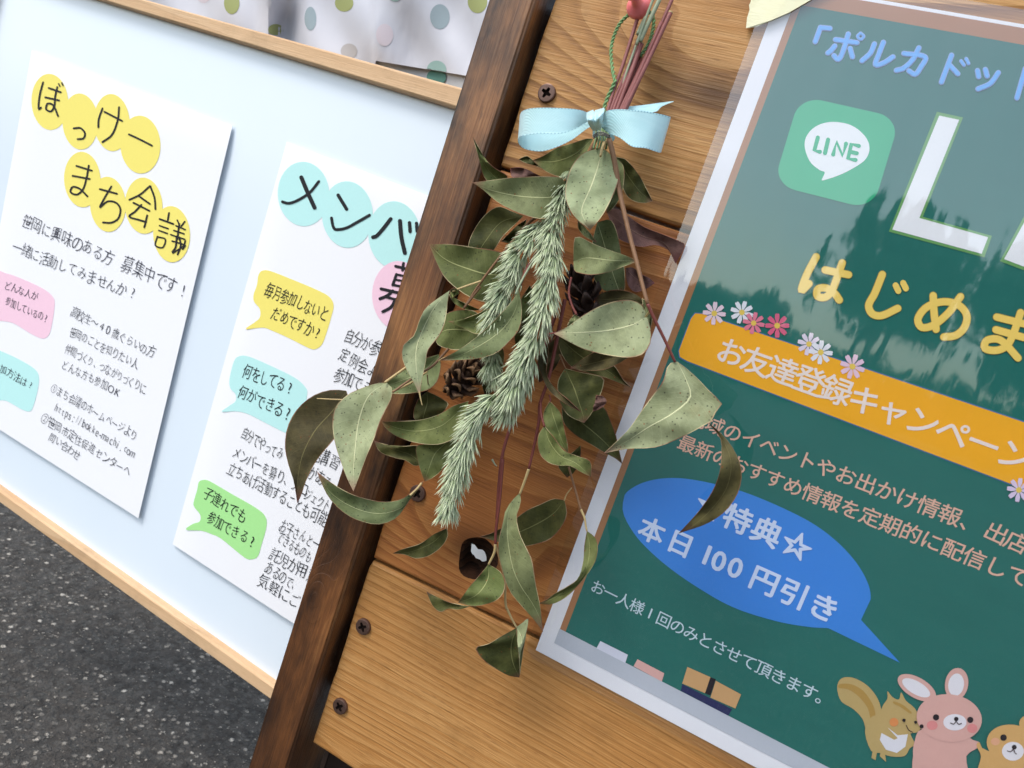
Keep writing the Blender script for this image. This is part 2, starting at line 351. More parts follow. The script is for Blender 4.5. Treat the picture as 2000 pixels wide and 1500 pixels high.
# ------------------------------------------------------------------ flat print helpers
def poly_mesh(pts, Y):
    return [at(x, y, Y) for x, y in pts]
def fill_poly(name, pts, Y, mat, parent, holes=()):
    bm = bmesh.new(); es = []
    for loop in (pts,) + tuple(holes):
        vs = [bm.verts.new(at(x, y, Y)) for x, y in loop]
        es += [bm.edges.new((vs[i], vs[(i+1) % len(vs)])) for i in range(len(vs))]
    bmesh.ops.triangle_fill(bm, use_beauty=True, edges=es)
    for f in bm.faces:
        if f.normal.y > 0: f.normal_flip()
    me = bpy.data.meshes.new(name); bm.to_mesh(me); bm.free(); me.materials.append(mat)
    o = bpy.data.objects.new(name, me); COL.objects.link(o)
    if parent: o.parent = parent; o.matrix_parent_inverse = parent.matrix_world.inverted()
    return o
def smooth_loop(pts, n=6):
    P = list(pts); k = len(P); out = []
    for i in range(k):
        a, b, c, d = map(np.array, (P[i-1], P[i], P[(i+1) % k], P[(i+2) % k]))
        for j in range(n):
            t = j / n; out.append(tuple(0.5 * (2*b + (c - a)*t + (2*a - 5*b + 4*c - d)*t*t + (3*b - a - 3*c + d)*t**3)))
    return out
def ellipse(cx, cy, rx, ry, rot=0, n=40):
    c, s = math.cos(rot), math.sin(rot)
    return [(cx + rx*math.cos(a)*c - ry*math.sin(a)*s, cy + rx*math.cos(a)*s + ry*math.sin(a)*c) for a in np.linspace(0, 2*math.pi, n, endpoint=False)]
def stroke_into(mb, pts, w, Y, smooth=True, taper=None):
    "a pen stroke with round ends lying on the plane at depth Y; pts and width in photo pixels"
    P = np.array(pts, float)
    Q = spline(P, max(2, int(len(P) * 6))) if smooth and len(P) > 2 else P
    T = np.gradient(Q, axis=0); T /= np.linalg.norm(T, axis=1)[:, None] + 1e-9; Nn = np.stack([-T[:, 1], T[:, 0]], 1)
    k = len(Q); ws = np.full(k, w / 2.0); rise = np.concatenate([np.tile(np.linspace(0, 2.2e-5, k), 2)])
    if taper: ws = ws * np.interp(np.linspace(0, 1, k), np.linspace(0, 1, len(taper)), taper)
    up = [Q[i] + Nn[i] * ws[i] for i in range(k)]; dn = [Q[i] - Nn[i] * ws[i] for i in range(k)]
    v = up + dn; f = [(i, i + 1, k + i + 1, k + i) for i in range(k - 1)]
    def cap(c, n, t, r, i0, i1):
        b = len(v); m = 6
        for j in range(1, m):
            a = math.pi * j / m; v.append(c + n * math.cos(a) * r + t * math.sin(a) * r)
        f.append((i0,) + tuple(range(b, b + m - 1)) + (i1,))
    cap(Q[0], Nn[0], -T[0], ws[0], 0, k); cap(Q[-1], Nn[-1], T[-1], ws[-1], k - 1, 2*k - 1)
    rise = np.concatenate([rise, np.zeros(5), np.full(5, 2.2e-5)])
    mb.add([at(q[0], q[1], Y - e) for q, e in zip(v, rise)], f)
def strokes(name, z, lines, w, Y, mat, parent, smooth=True, taper=None, step=0.000006):
    mb = MB()
    for i, l in enumerate(lines):
        ww = w
        if isinstance(l[0], (int, float)): ww, l = l[0], l[1:]
        stroke_into(mb, pxs(z, l), ww / ZOOM[z][2], Y - i * step, smooth, taper)
    return mb.build(name, mat, parent)
_gc = {}
def glyph(ch, off):
    if (ch, off) not in _gc:
        c = bpy.data.curves.new('g', 'FONT'); c.body = ch; c.size = 1; c.offset = off; c.resolution_u = 3; c.fill_mode = 'FRONT'
        o = bpy.data.objects.new('g', c); COL.objects.link(o); dg = bpy.context.evaluated_depsgraph_get()
        me = bpy.data.meshes.new_from_object(o.evaluated_get(dg), depsgraph=dg)
        V = np.array([(v.co.x, v.co.y) for v in me.vertices]) if len(me.vertices) else np.zeros((0, 2)); Fc = [tuple(p.vertices) for p in me.polygons]
        if ord(ch) < 0x2000 and len(V): V = V - np.array([(V[:, 0].min() + V[:, 0].max()) / 2, 0.34])
        else: V = V - np.array([0.5, 0.36]) if len(V) else V
        bpy.data.objects.remove(o); bpy.data.meshes.remove(me); bpy.data.curves.remove(c); _gc[(ch, off)] = (V, Fc)
    return _gc[(ch, off)]
def text_into(mb, txt, a, b, size, Y, off=0.0, jit=0.0, squash=1.0, bold=0.0, slant=0.0):
    "characters spread from pixel a (centre of the first) to pixel b (centre of the last), em size in metres, upright on the plane"
    A, B = at(*a, Y), at(*b, Y); n = len(txt); ux = (B - A)[[0, 2]] if n > 1 else np.array([1.0, 0]); ux = ux / (np.linalg.norm(ux) + 1e-9)
    uy = np.array([-ux[1], ux[0]])
    if jit:
        size = size * 1.34
        if n > 1: squash = min(1.05, max(0.5, np.linalg.norm(B - A) / (n - 1) * (1.06 if ord(txt[0]) > 0x2000 else 1.85) / size))
    for i, ch in enumerate(txt):
        if ch in ' \u3000': continue
        V, Fc = glyph(ch, off)
        t = i / (n - 1) if n > 1 else 0
        C = A * (1 - t) + B * t
        s = size * (1 + jit * (random.random() - 0.5) * 1.2); rot = jit * (random.random() - 0.5) * 0.9
        dx, dy = (jit * size * (random.random() - 0.5) * 0.5 for _ in range(2))
        c, sn = math.cos(rot), math.sin(rot); W_ = []
        for x, y in V:
            x *= squash if (ord(ch) > 0x2000 or ord(txt[0]) < 0x2000) else max(squash, 0.95)
            if jit: x += 0.022 * math.sin(5 * y + 1.7 * i); y += 0.028 * math.sin(4.5 * x + 2.3 * i) 
            x += slant * y
            X, Z_ = (x*c - y*sn) * s + dx, (x*sn + y*c) * s + dy
            q = ux * X + uy * Z_
            W_.append((C[0] + q[0], Y, C[2] + q[1]))
        if bold:      # a heavier face: the same outline laid again, shifted by a fraction of a stroke
            for k in range(6):
                ca, sa = math.cos(k * math.pi / 3) * bold * s, math.sin(k * math.pi / 3) * bold * s
                mb.add([(x + ca, y - (k + 1) * 9e-6, z + sa) for x, y, z in W_], Fc)
        mb.add(W_, Fc)
def text(name, lines, Y, mat, parent, off=0.0, jit=0.0, squash=1.0, slant=0.0, bold=0.0):
    for (t, a, b, size) in lines:
        mb = MB(); text_into(mb, t, a, b, size, Y, off, jit, squash, bold, slant); mb.build(name, mat, parent)

# ------------------------------------------------------------------ whiteboard and its two notices, a hand's width behind the sign
WB = 0.095
wb = thing('whiteboard', 'glossy whiteboard with a pale maple frame behind the dark post', 'whiteboard', at(300, 1150, WB) * np.array([1, 1, 0]))
wm, wnt, wbb = new_mat('whiteboard_enamel', 0.22, 0.5)
Lk(wnt, mixc(wnt, noise(wnt, pos(wnt), 9, 3), lin(221, 233, 243), lin(228, 238, 246)), wbb.inputs['Base Color'])
mid_ = at(600, 128, WB), at(187, 0, WB); bot_ = at(535, 1325, WB), at(0, 945, WB)
def along(p, q, X):
    t = (X - p[0]) / (q[0] - p[0]); return p[2] + (q[2] - p[2]) * t
WX0, WX1 = -0.66, 0.06
it = lambda X: along(at(187, 0, WB), at(890, 215, WB), X); ot = lambda X: along(at(287, 0, WB - 0.006), at(900, 171, WB - 0.006), X)
ib = lambda X: along(at(0, 945, WB), at(535, 1325, WB), X); ob = lambda X: along(at(25, 1000, WB - 0.006), at(525, 1364, WB - 0.006), X)
mesh_obj('panel', [(WX0, WB, it(WX0) + .004), (WX1, WB, it(WX1) + .004), (WX1, WB, ib(WX1) - .004), (WX0, WB, ib(WX0) - .004), (WX0, WB + .008, it(WX0) + .004), (WX1, WB + .008, it(WX1) + .004), (WX1, WB + .008, ib(WX1) - .004), (WX0, WB + .008, ib(WX0) - .004)],
         [(0, 3, 2, 1), (4, 5, 6, 7), (0, 1, 5, 4), (2, 3, 7, 6), (1, 2, 6, 5), (3, 0, 4, 7)], wm, wb)
maple = wood_mat('maple_wrap', lin(222, 190, 152), lin(212, 176, 136), lin(192, 152, 112), 6.0, freq=60, rough=0.6, stain=0.12, spec=0.2)
def rail(p, q, name='frame_rail'):
    "a rounded bar with a half-round front between two end faces given as (x, z) outer, inner"
    mb = MB(); prof = [(0.0, 0.010), (0.0, -0.0050), (0.05, -0.0060), (0.12, -0.0064), (0.88, -0.0066), (0.95, -0.0060), (1.0, -0.0048), (1.0, 0.010)]
    v = []
    for (o, i) in (p, q):
        for s, y in prof: v.append((o[0] + (i[0] - o[0]) * s, WB + y, o[1] + (i[1] - o[1]) * s))
    n = len(prof); f = [(j, j + 1, n + j + 1, n + j) for j in range(n - 1)] + [(n - 1, 0, n, 2*n - 1), tuple(range(n))[::-1], tuple(range(n, 2*n))]
    bm = bmesh.new(); vs = [bm.verts.new(q_) for q_ in v]
    for q_ in f: bm.faces.new([vs[j] for j in q_])
    bmesh.ops.recalc_face_normals(bm, faces=bm.faces); me = bpy.data.meshes.new(name); bm.to_mesh(me); bm.free(); me.materials.append(maple)
    o = bpy.data.objects.new(name, me); COL.objects.link(o); o.parent = wb; o.matrix_parent_inverse = wb.matrix_world.inverted()
rail(((WX0, ot(WX0)), (WX0, it(WX0))), ((WX1, ot(WX1)), (WX1, it(WX1))))
rail(((WX0, ob(WX0)), (WX0, ib(WX0))), ((WX1, ob(WX1)), (WX1, ib(WX1))))
fw = 0.013
rail(((WX0 - fw, ot(WX0)), (WX0 - .0002, ot(WX0))), ((WX0 - fw, ob(WX0)), (WX0 - .0002, ob(WX0))))
rail(((WX1 + fw, ot(WX1)), (WX1 + .0002, ot(WX1))), ((WX1 + fw, ob(WX1)), (WX1 + .0002, ob(WX1))))
box_round('board_leg', 0.0, 0.025, WB + 0.0085, WB + 0.03, 0.0, 0.5, 0.001, dark, wb)
box_round('board_leg', -0.20, -0.175, WB + 0.0085, WB + 0.03, 0.0, 0.5, 0.001, dark, wb)

paper = flat('drawing_paper', (242, 242, 244), 0.7, 0.25, 0.015)
ink = flat('black_ink', (36, 36, 40), 0.6, 0.2, 0.1); ink2 = flat('thin_black_ink', (62, 62, 74), 0.6, 0.2, 0.1)
c_yel = flat('yellow_paper', (246, 230, 120), 0.7, 0.2); c_teal = flat('aqua_paper', (192, 238, 234), 0.7, 0.2); c_pink = flat('pink_paper', (246, 206, 222), 0.7, 0.2); c_grn = flat('green_paper', (172, 232, 150), 0.7, 0.2)
def sheet(name, corners, Y0, parent, mat, lift):
    "a paper sheet standing slightly off the board, its upper and left edges bent back against it"
    nu, nv = 40, 56; v = []; tl, tr, br, bl = [np.array(c, float) for c in corners]
    for j in range(nv + 1):
        for i in range(nu + 1):
            s, t = i / nu, j / nv; p = (tl*(1-s) + tr*s) * (1-t) + (bl*(1-s) + br*s) * t
            y = Y0 + lift * (max(0, 1 - s / 0.10) ** 2 + max(0, 1 - t / 0.09) ** 2)
            y = min(y, WB - 0.0004)
            v.append(at(p[0], p[1], y))
    f = [(j*(nu+1)+i, (j+1)*(nu+1)+i, (j+1)*(nu+1)+i+1, j*(nu+1)+i+1) for j in range(nv) for i in range(nu)]
    o = mesh_obj(name, v, f, mat, parent, True); m = o.modifiers.new('s', 'SOLIDIFY'); m.thickness = 0.0002; m.offset = -1
    m = o.modifiers.new('e', 'EDGE_SPLIT'); m.split_angle = math.radians(40)
    return o
NY = WB - 0.0032                 # notice paper
n1 = thing('handwritten_notice', 'white handwritten notice headed by yellow ovals on the whiteboard', 'notice', at(200, 500, NY))
sheet('sheet', [(62, 98), (454, 245), (270, 1012), (-65, 798)], NY, n1, paper, 0.0014)
n2 = thing('handwritten_notice', 'white handwritten notice headed by aqua ovals, half hidden by the post', 'notice', at(560, 700, NY))
sheet('sheet', [(560, 277), (960, 428), (800, 1366), (337, 1063)], NY, n2, paper, 0.0014)
PY = NY - 0.00015; TY = PY - 0.00025
for i, (cx, cy, rx, ry) in enumerate([(292, 597, 108, 165), (470, 712, 105, 165), (655, 718, 105, 168), (822, 847, 118, 170), (482, 1052, 107, 163), (632, 1197, 105, 162), (842, 1205, 110, 165), (1005, 1372, 108, 165)]):
    fill_poly('oval_cutout', ellipse(*px(1, (cx, cy)), rx / 3, ry / 3, -0.05), PY - i * 0.000022, c_yel, n1)
strokes('title_lettering', 1, [
    [(252, 482), (232, 560), (226, 640), (240, 630)], [(285, 515), (355, 540)], [(265, 570), (345, 588)], [(335, 510), (322, 570), (318, 620), (298, 652), (270, 640), (278, 607), (310, 615), (340, 680)], [8, (343, 490), (350, 505)], [8, (362, 485), (368, 500)],
    [(432, 752), (470, 750), (497, 780), (488, 810), (455, 815)],
    [(600, 635), (578, 700), (576, 745)], [(612, 655), (715, 708)], [(697, 628), (690, 700), (655, 790), (600, 832)],
    [(755, 787), (822, 818), (890, 853)],
    [(448, 972), (538, 1000)], [(425, 1030), (525, 1048)], [(520, 970), (505, 1050), (485, 1110), (450, 1140), (413, 1125), (425, 1095), (465, 1105), (512, 1150)],
    [(585, 1108), (685, 1135)], [(652, 1093), (612, 1160), (585, 1215), (630, 1180), (680, 1188), (705, 1225), (692, 1280), (650, 1305), (603, 1303)],
    [(878, 1090), (820, 1140), (758, 1170)], [(880, 1090), (905, 1160), (910, 1225)], [(812, 1148), (878, 1195)], [(782, 1188), (875, 1235)], [(828, 1200), (790, 1240), (757, 1268), (820, 1290), (855, 1300)], [(862, 1262), (845, 1332)],
    [(990, 1248), (983, 1288)], [(935, 1283), (1015, 1312)], [9, (935, 1322), (985, 1340)], [9, (930, 1350), (980, 1368)], [9, (922, 1385), (910, 1437), (952, 1450), (968, 1402), (925, 1388)],
    [9, (1038, 1290), (1050, 1315)], [9, (1082, 1298), (1062, 1325)], [9, (1030, 1322), (1085, 1345)], [9, (1018, 1350), (1078, 1370)], [9, (1000, 1375), (1082, 1402)], [(1050, 1312), (1038, 1400)], [9, (1008, 1412), (1075, 1432)], [(1035, 1385), (1028, 1450), (1010, 1475)], [(1050, 1390), (1058, 1440), (1040, 1490)], [9, (1085, 1410), (1075, 1440), (1012, 1482)], [9, (1070, 1460), (1085, 1438)]],
    11, TY, ink, n1)
def bubble(pts, z, Y, mat, par): return fill_poly('speech_bubble', smooth_loop(pxs(z, pts), 5), Y, mat, par)
bubble([(-60, 150), (30, 160), (120, 190), (250, 250), (310, 300), (320, 350), (300, 480), (280, 530), (245, 543), (180, 515), (80, 455), (10, 440), (-60, 430)], 16, PY, c_pink, n1)
bubble([(-70, 585), (0, 615), (100, 660), (200, 720), (228, 770), (220, 850), (195, 940), (175, 970), (130, 960), (40, 910), (-70, 870)], 16, PY, c_teal, n1)
mm = 0.001
text('handwriting', [("笹岡に興味のある方", (53, 432), (212, 502), 9.6*mm), ("募集中です!", (249, 518), (357, 567), 10.5*mm), ("一緒に活動してみませんか?", (33, 484), (258, 573), 8.6*mm)], TY, ink2, n1, off=-0.012, jit=0.2, squash=0.86, slant=0.05)
text('handwriting', [("どんな人が", (15, 558), (68, 578), 6.0*mm), ("参加しているの?", (16, 589), (90, 622), 6.2*mm), ("加方法は?", (6, 722), (60, 753), 6.4*mm)], TY, ink2, n1, off=-0.008, jit=0.14, squash=0.85)
text('handwriting', [("高校生〜40歳ぐらいの方", (145, 611), (295, 687), 7.0*mm), ("笹岡のことを知りたい人", (142, 649), (263, 709), 7.0*mm), ("仲間づくり、つながりづくりに", (133, 683), (280, 759), 6.6*mm), ("どんな方も参加OK", (127, 713), (230, 766), 7.0*mm),
     ("①まち会議のホームページより", (105, 758), (262, 850), 7.0*mm), ("https://bokke-machi.com", (111, 796), (259, 884), 7.4*mm), ("②笹岡市定住促進センターへ", (88, 818), (248, 920), 7.2*mm), ("問い合わせ", (102, 855), (150, 888), 6.6*mm)], TY, ink2, n1, off=-0.011, jit=0.2, squash=0.86, slant=0.08)
for i, (cx, cy, rx, ry, mt) in enumerate([(277, 348, 222, 278, c_teal), (655, 525, 220, 287, c_teal), (1060, 700, 225, 290, c_teal), (1100, 1225, 232, 300, c_pink)]):
    fill_poly('oval_cutout', ellipse(*px(10, (cx, cy)), rx / 4.412, ry / 4.412, -0.05), PY - i * 0.000022, mt, n2)
strokes('title_lettering', 10, [[36, (258, 205), (310, 330), (372, 465)], [24, (408, 240), (330, 335), (230, 400), (150, 428), (95, 415)], [30, (575, 358), (648, 478)], [25, (518, 555), (530, 620), (550, 652), (640, 642), (740, 590), (845, 530)],
    [32, (1028, 562), (960, 650), (905, 710), (875, 720)], [36, (1108, 580), (1120, 720), (1150, 855)], [30, (1190, 595), (1195, 670)], [28, (1250, 600), (1255, 670)],
    [24, (1070, 970), (1190, 1000)], [24, (1138, 945), (1130, 1005)], [24, (1180, 955), (1172, 1010)], [24, (1078, 1040), (1045, 1132)], [20, (1080, 1042), (1200, 1066)], [18, (1066, 1085), (1180, 1106)], [22, (1045, 1130), (1170, 1155)], [26, (945, 1165), (1190, 1222)], [26, (1045, 1182), (1000, 1222), (935, 1250)], [24, (990, 1235), (1110, 1270)], [26, (1070, 1255), (1030, 1322), (960, 1362)]], 28, TY, ink, n2)
bubble([(640, 145), (690, 150), (830, 205), (960, 260), (1030, 300), (1055, 350), (1040, 420), (1010, 520), (985, 580), (950, 605), (910, 600), (800, 545), (700, 500), (640, 480), (540, 488), (590, 450), (622, 420), (622, 370), (590, 330), (585, 290), (605, 230), (615, 170)], 3, PY, c_yel, n2)
bubble([(500, 648), (560, 650), (700, 710), (830, 775), (890, 830), (900, 870), (880, 960), (850, 1060), (820, 1105), (770, 1095), (650, 1035), (550, 985), (480, 970), (400, 972), (440, 940), (480, 910), (480, 870), (450, 835), (445, 780), (470, 680)], 3, PY, c_teal, n2)
bubble([(290, 262), (330, 270), (450, 340), (590, 420), (650, 470), (662, 530), (630, 650), (610, 710), (575, 727), (530, 715), (400, 610), (340, 580), (280, 560), (190, 553), (230, 520), (270, 505), (272, 465), (238, 420), (235, 390), (255, 320), (265, 275)], 4, PY, c_grn, n2)
text('handwriting', [("毎月参加しないと", (526, 567), (633, 612), 8.4*mm), ("だめですか?", (539, 613), (620, 650), 8.2*mm), ("何をしてる?", (483, 727), (566, 757), 8.6*mm), ("何ができる?", (474, 767), (563, 807), 8.6*mm), ("子連れでも", (407, 965), (472, 1007), 8.0*mm), ("参加できる?", (413, 1013), (492, 1057), 8.2*mm)], TY, ink, n2, off=-0.004, jit=0.13, squash=0.9, slant=0.05)
text('handwriting', [("自分が参加", (682, 655), (750, 688), 8.4*mm), ("定例会よ", (672, 695), (727, 722), 8.4*mm), ("参加でき", (663, 733), (718, 757), 8.2*mm), ("自分でやってみ", (477, 847), (547, 887), 7.8*mm), ("講習", (632, 892), (653, 903), 8.4*mm), ("メンバーを募り、プロ", (462, 885), (592, 955), 7.8*mm), ("がある", (610, 926), (640, 942), 8.0*mm), ("ジェクト", (601, 966), (638, 987), 7.4*mm), ("立ちあげ活動することも可能", (453, 918), (630, 1013), 8.2*mm),
     ("お子さんと一", (553, 1027), (617, 1062), 8.0*mm), ("できるものも", (548, 1050), (603, 1086), 7.8*mm), ("託児が用意", (536, 1085), (608, 1126), 8.2*mm), ("あるので、", (526, 1110), (578, 1146), 7.8*mm), ("気軽にご", (515, 1137), (574, 1173), 8.4*mm)], TY, ink, n2, off=-0.009, jit=0.18, squash=0.9, slant=0.06)

# ------------------------------------------------------------------ polka dot cloth behind the whiteboard's upper edge
def cloth_mat():
    m, nt, b = new_mat('polka_cloth', 0.85, 0.2)
    Lk(nt, mixc(nt, noise(nt, pos(nt), 25, 4), lin(180, 181, 188), lin(198, 199, 206)), b.inputs['Base Color'])
    bump(nt, b, noise(nt, scaled(nt, pos(nt), 1.0, 1, 0.5), 16, 3, 0.5, 0.6), 0.35, 0.012); b.inputs['Roughness'].default_value = 0.45; return m
cl_m = cloth_mat()
cloth = thing('polka_dot_cloth', 'rumpled grey cloth printed with green and teal dots above the whiteboard', 'cloth', at(700, 60, WB + 0.03))
CY = WB + 0.022
def cloth_y(x, y):
    "depth of the cloth at photo pixel (x, y): soft vertical folds, a sharp pleat right of the middle"
    d = 0.004 * math.sin(x * 0.023 + y * 0.012) + 0.002 * math.sin(x * 0.051 - y * 0.03 + 1)
    d += 0.011 * math.exp(-(((x - 565) + 0.25 * (y - 30)) / 22.0) ** 2) * (0.4 + 0.6 * math.exp(-((y - 50) / 45.0) ** 2)) - 0.010 * math.exp(-((x - 525) / 18.0) ** 2)
    d -= 0.004 * (1 / (1 + math.exp(-(x - 590) / 3.0))) + 0.003 * (1 / (1 + math.exp(-(x - 728) / 2.0)))
    return CY + d
def cloth_patch(name, x0, x1, ytop, ybot, nx, ny, mat, off=0.0):
    v = []
    for j in range(ny + 1):
        for i in range(nx + 1):
            x = x0 + (x1 - x0) * i / nx; y = ytop + (ybot(x) - ytop) * j / ny
            v.append(at(x, y, cloth_y(x, y) + off))
    f = [(j*(nx+1)+i, (j+1)*(nx+1)+i, (j+1)*(nx+1)+i+1, j*(nx+1)+i+1) for j in range(ny) for i in range(nx)]
    o = mesh_obj(name, v, f, mat, cloth, True); md = o.modifiers.new('s', 'SOLIDIFY'); md.thickness = 0.0003; md.offset = -1; es = o.modifiers.new('e', 'EDGE_SPLIT'); es.split_angle = math.radians(50)
    return o
hem = lambda x: (118 + (x - 730) * 0.165) if x > 728 else 150 + (728 - x) * 0.1
cloth_patch('front_layer', 230, 1010, -260, hem, 130, 40, cl_m)
cl_back = flat('cloth_lining', (176, 178, 180), 0.85, 0.2)
cloth_patch('back_layer', 600, 1010, 60, lambda x: 330, 60, 30, cl_back, 0.0035)
def dot(cx, cy, rx, ry, rgb, yoff=-0.0002, yfun=None):
    n = 28; v = []; f = []; rings = 5
    v.append((cx, cy))
    for r in range(1, rings + 1):
        for a in range(n): v.append((cx + rx * r / rings * math.cos(2*math.pi*a/n), cy + ry * r / rings * math.sin(2*math.pi*a/n)))
    for a in range(n): f.append((0, 1 + (a+1) % n, 1 + a))
    for r in range(1, rings):
        for a in range(n): f.append((1+(r-1)*n+a, 1+(r-1)*n+(a+1) % n, 1+r*n+(a+1) % n, 1+r*n+a))
    if yfun is None: v = [(x, min(y, hem(x) - 0.6)) for x, y in v]     # the print ends at the hem
    yf = yfun or cloth_y
    mesh_obj('printed_dot', [at(x, y, yf(x, y) + yoff) for x, y in v], f, flat('dot_ink', rgb, 0.85, 0.1), cloth, True)
GR, TE, GY, PK, AQ = (152, 158, 106), (144, 158, 163), (168, 164, 162), (198, 188, 193), (142, 170, 164)
for (x, y, rx, ry, c) in ((250, 20, 52, 75, GR), (547, 200, 52, 38, GR), (780, 125, 40, 80, TE), (1007, 20, 62, 58, GR), (1040, 345, 56, 52, GY), (1280, 235, 58, 75, PK), (1652, 112, 66, 84, TE), (1630, 470, 66, 62, AQ), (1905, 10, 66, 78, GR), (640, -60, 60, 60, GY), (1350, -60, 60, 70, AQ), (60, -40, 50, 60, PK)):
    X, Y_ = px(18, (x, y)); dot(X, Y_, rx / 3.448, ry / 3.448, c)
dot(*px(18, (1628, 520)), 19, 16, (84, 122, 112), -0.001, lambda x, y: cloth_y(x, y) + 0.0034)

# ------------------------------------------------------------------ laminated poster
Y0 = -0.0006
poster = thing('laminated_poster', 'laminated green chalkboard style poster taped to the planks', 'poster', at(1300, 900, 0))
ms = {}
def pc(r, g, b, k=1.0):
    key = (r, g, b)
    if key not in ms: ms[key] = flat('print_ink', (r, g, b), 0.5, 0.2, 0.02, k)
    return ms[key]
BL = at(1047, 1270, Y0); TL = at(1500, 43, Y0); PW, PH = 0.210, 0.297
px_l = (BL[0] + TL[0]) / 2
def pp(u, v): return None
white = flat('poster_paper', (244, 245, 250), 0.55, 0.3, 0.01)
def quad(name, x0, x1, z0, z1, Y, mat): return mesh_obj(name, [(x0, Y, z0), (x1, Y, z0), (x1, Y, z1), (x0, Y, z1)], [(0, 1, 2, 3)], mat, poster)
zB = BL[2]; 
quad('paper', px_l, px_l + PW, zB, zB + PH, Y0, white)
lay = lambda i: Y0 - 0.00008 * i
brown = pc(176, 124, 84); green = None
gm, gnt, gb = new_mat('chalkboard_print', 0.5, 0.2)
gn = noise(gnt, pos(gnt), 14, 5, 0.6); gn2 = noise(gnt, scaled(gnt, pos(gnt), 30, 30, 160), 1, 4, 0.65)
Lk(gnt, mixc(gnt, math_n(gnt, 'MULTIPLY', gn2, 0.5), mixc(gnt, gn, lin(27, 100, 92), lin(35, 113, 104)), lin(45, 123, 113)), gb.inputs['Base Color'])
bx0 = (at(1094, 1231, Y0)[0] + at(1542, 27, Y0)[0]) / 2; gx0 = (at(1104, 1235, Y0)[0] + at(1557, 32, Y0)[0]) / 2
topo = (at(1688, 0, Y0)[2] + at(2000, 57, Y0)[2]) / 2; topi = (at(1600, 14, Y0)[2] + at(2000, 91, Y0)[2]) / 2
gbot = (at(1102, 1236, Y0)[2] + at(1500, 1436, Y0)[2]) / 2; gray = (at(1082, 1257, Y0)[2] + at(1500, 1472, Y0)[2]) / 2
pr_ = px_l + PW - (bx0 - px_l)
quad('printed_frame', bx0, pr_, gbot, topo, lay(1), brown)
quad('printed_board', gx0, pr_ - (gx0 - bx0), gbot, topi, lay(2), gm)
quad('printed_tray', at(1082, 1257, Y0)[0], pr_ + 0.004, gray, gbot + 0.0003, lay(3), pc(196, 202, 212))
def pfill(name, z, pts, i, rgb, sm=0):
    P = pxs(z, pts); P = smooth_loop(P, sm) if sm else P
    return fill_poly(name, P, lay(i), pc(*rgb), poster)
pfill('printed_chalk', 15, [(690, 408), (905, 515), (885, 580), (660, 465)], 4, (226, 228, 242))
pfill('printed_chalk', 15, [(980, 550), (1190, 660), (1170, 725), (950, 605)], 4, (228, 180, 172))
pfill('printed_eraser', 15, [(1330, 745), (1720, 940), (1690, 992), (1318, 797)], 4, (38, 44, 92))
pfill('printed_eraser', 15, [(1550, 690), (1592, 706), (1550, 832), (1505, 815)], 5, (28, 24, 34))
pfill('printed_eraser', 15, [(1370, 610), (1550, 690), (1508, 815), (1330, 740)], 6, (212, 168, 116))
pfill('printed_eraser', 15, [(1592, 718), (1790, 825), (1745, 935), (1550, 850)], 6, (212, 168, 116))
# banner, speech bubble
ban = [(1372, 613), (1400, 623), (2060, 845), (2030, 966), (1400, 727), (1342, 705), (1328, 697), (1326, 685), (1350, 622), (1358, 612)]
fill_poly('banner_outline', [(1371, 611), (1400, 621), (2062, 843), (2031, 969), (1400, 729.5), (1341, 707.5), (1326, 699), (1324, 685), (1348.5, 620.5), (1357, 610)], lay(4), pc(78, 124, 170), poster)
fill_poly('banner', ban, lay(5), pc(250, 182, 44), poster)
bub = smooth_loop(pxs(13, [(345, 430), (360, 350), (420, 300), (500, 268), (600, 252), (720, 255), (870, 282), (1050, 330), (1250, 410), (1450, 510), (1600, 620), (1720, 750), (1790, 880), (1800, 980), (1770, 1050), (1750, 1075)]), 5)[5:-15] + pxs(13, [(1745, 1082), (1973, 1333), (1556, 1132)]) + [tuple(q) for q in spline(pxs(13, [(1545, 1130), (1450, 1125), (1250, 1090), (1000, 1010), (800, 900), (600, 760), (450, 620), (380, 520), (350, 450), (350, 395)]), 40)]
fill_poly('speech_bubble', bub, lay(4), pc(62, 140, 226), poster)
# lettering
WHT = (246, 247, 250)
halo = [[(655, 165), (607, 160), (575, 250)]]
polka = [[(145, 352), (335, 380)], [(258, 302), (230, 400), (192, 500), (165, 528), (132, 495)], [(138, 408), (105, 450), (77, 470)], [(275, 430), (295, 505)], [16, (368, 294), (396, 322), (368, 350), (340, 322), (366, 294)],
         [(490, 390), (455, 470), (380, 540)], [(570, 375), (530, 480), (500, 575), (570, 560), (655, 505)], [(752, 475), (942, 508), (900, 600), (850, 660), (797, 630)], [(885, 425), (830, 530), (750, 605), (685, 625)],
         [(1175, 490), (1085, 730)], [(1150, 570), (1230, 655)], [22, (1260, 542), (1285, 578)], [22, (1305, 522), (1325, 563)], [(1405, 627), (1415, 680)], [(1475, 617), (1490, 675)], [(1590, 645), (1520, 740), (1410, 790)], [(1830, 610), (1755, 870)], [(1818, 700), (1900, 760)], [(10, 245), (95, 252)], [(12, 243), (-35, 370)]]
strokes('lettering_outline', 11, [[l[0] + 14 if isinstance(l[0], (int, float)) else 50] + ([*l[1:]] if isinstance(l[0], (int, float)) else l) for l in polka], 50, lay(4), pc(150, 178, 232), poster, step=0.000003)
strokes('lettering', 11, polka, 34, lay(6), pc(112, 182, 252), poster, step=0.000003)
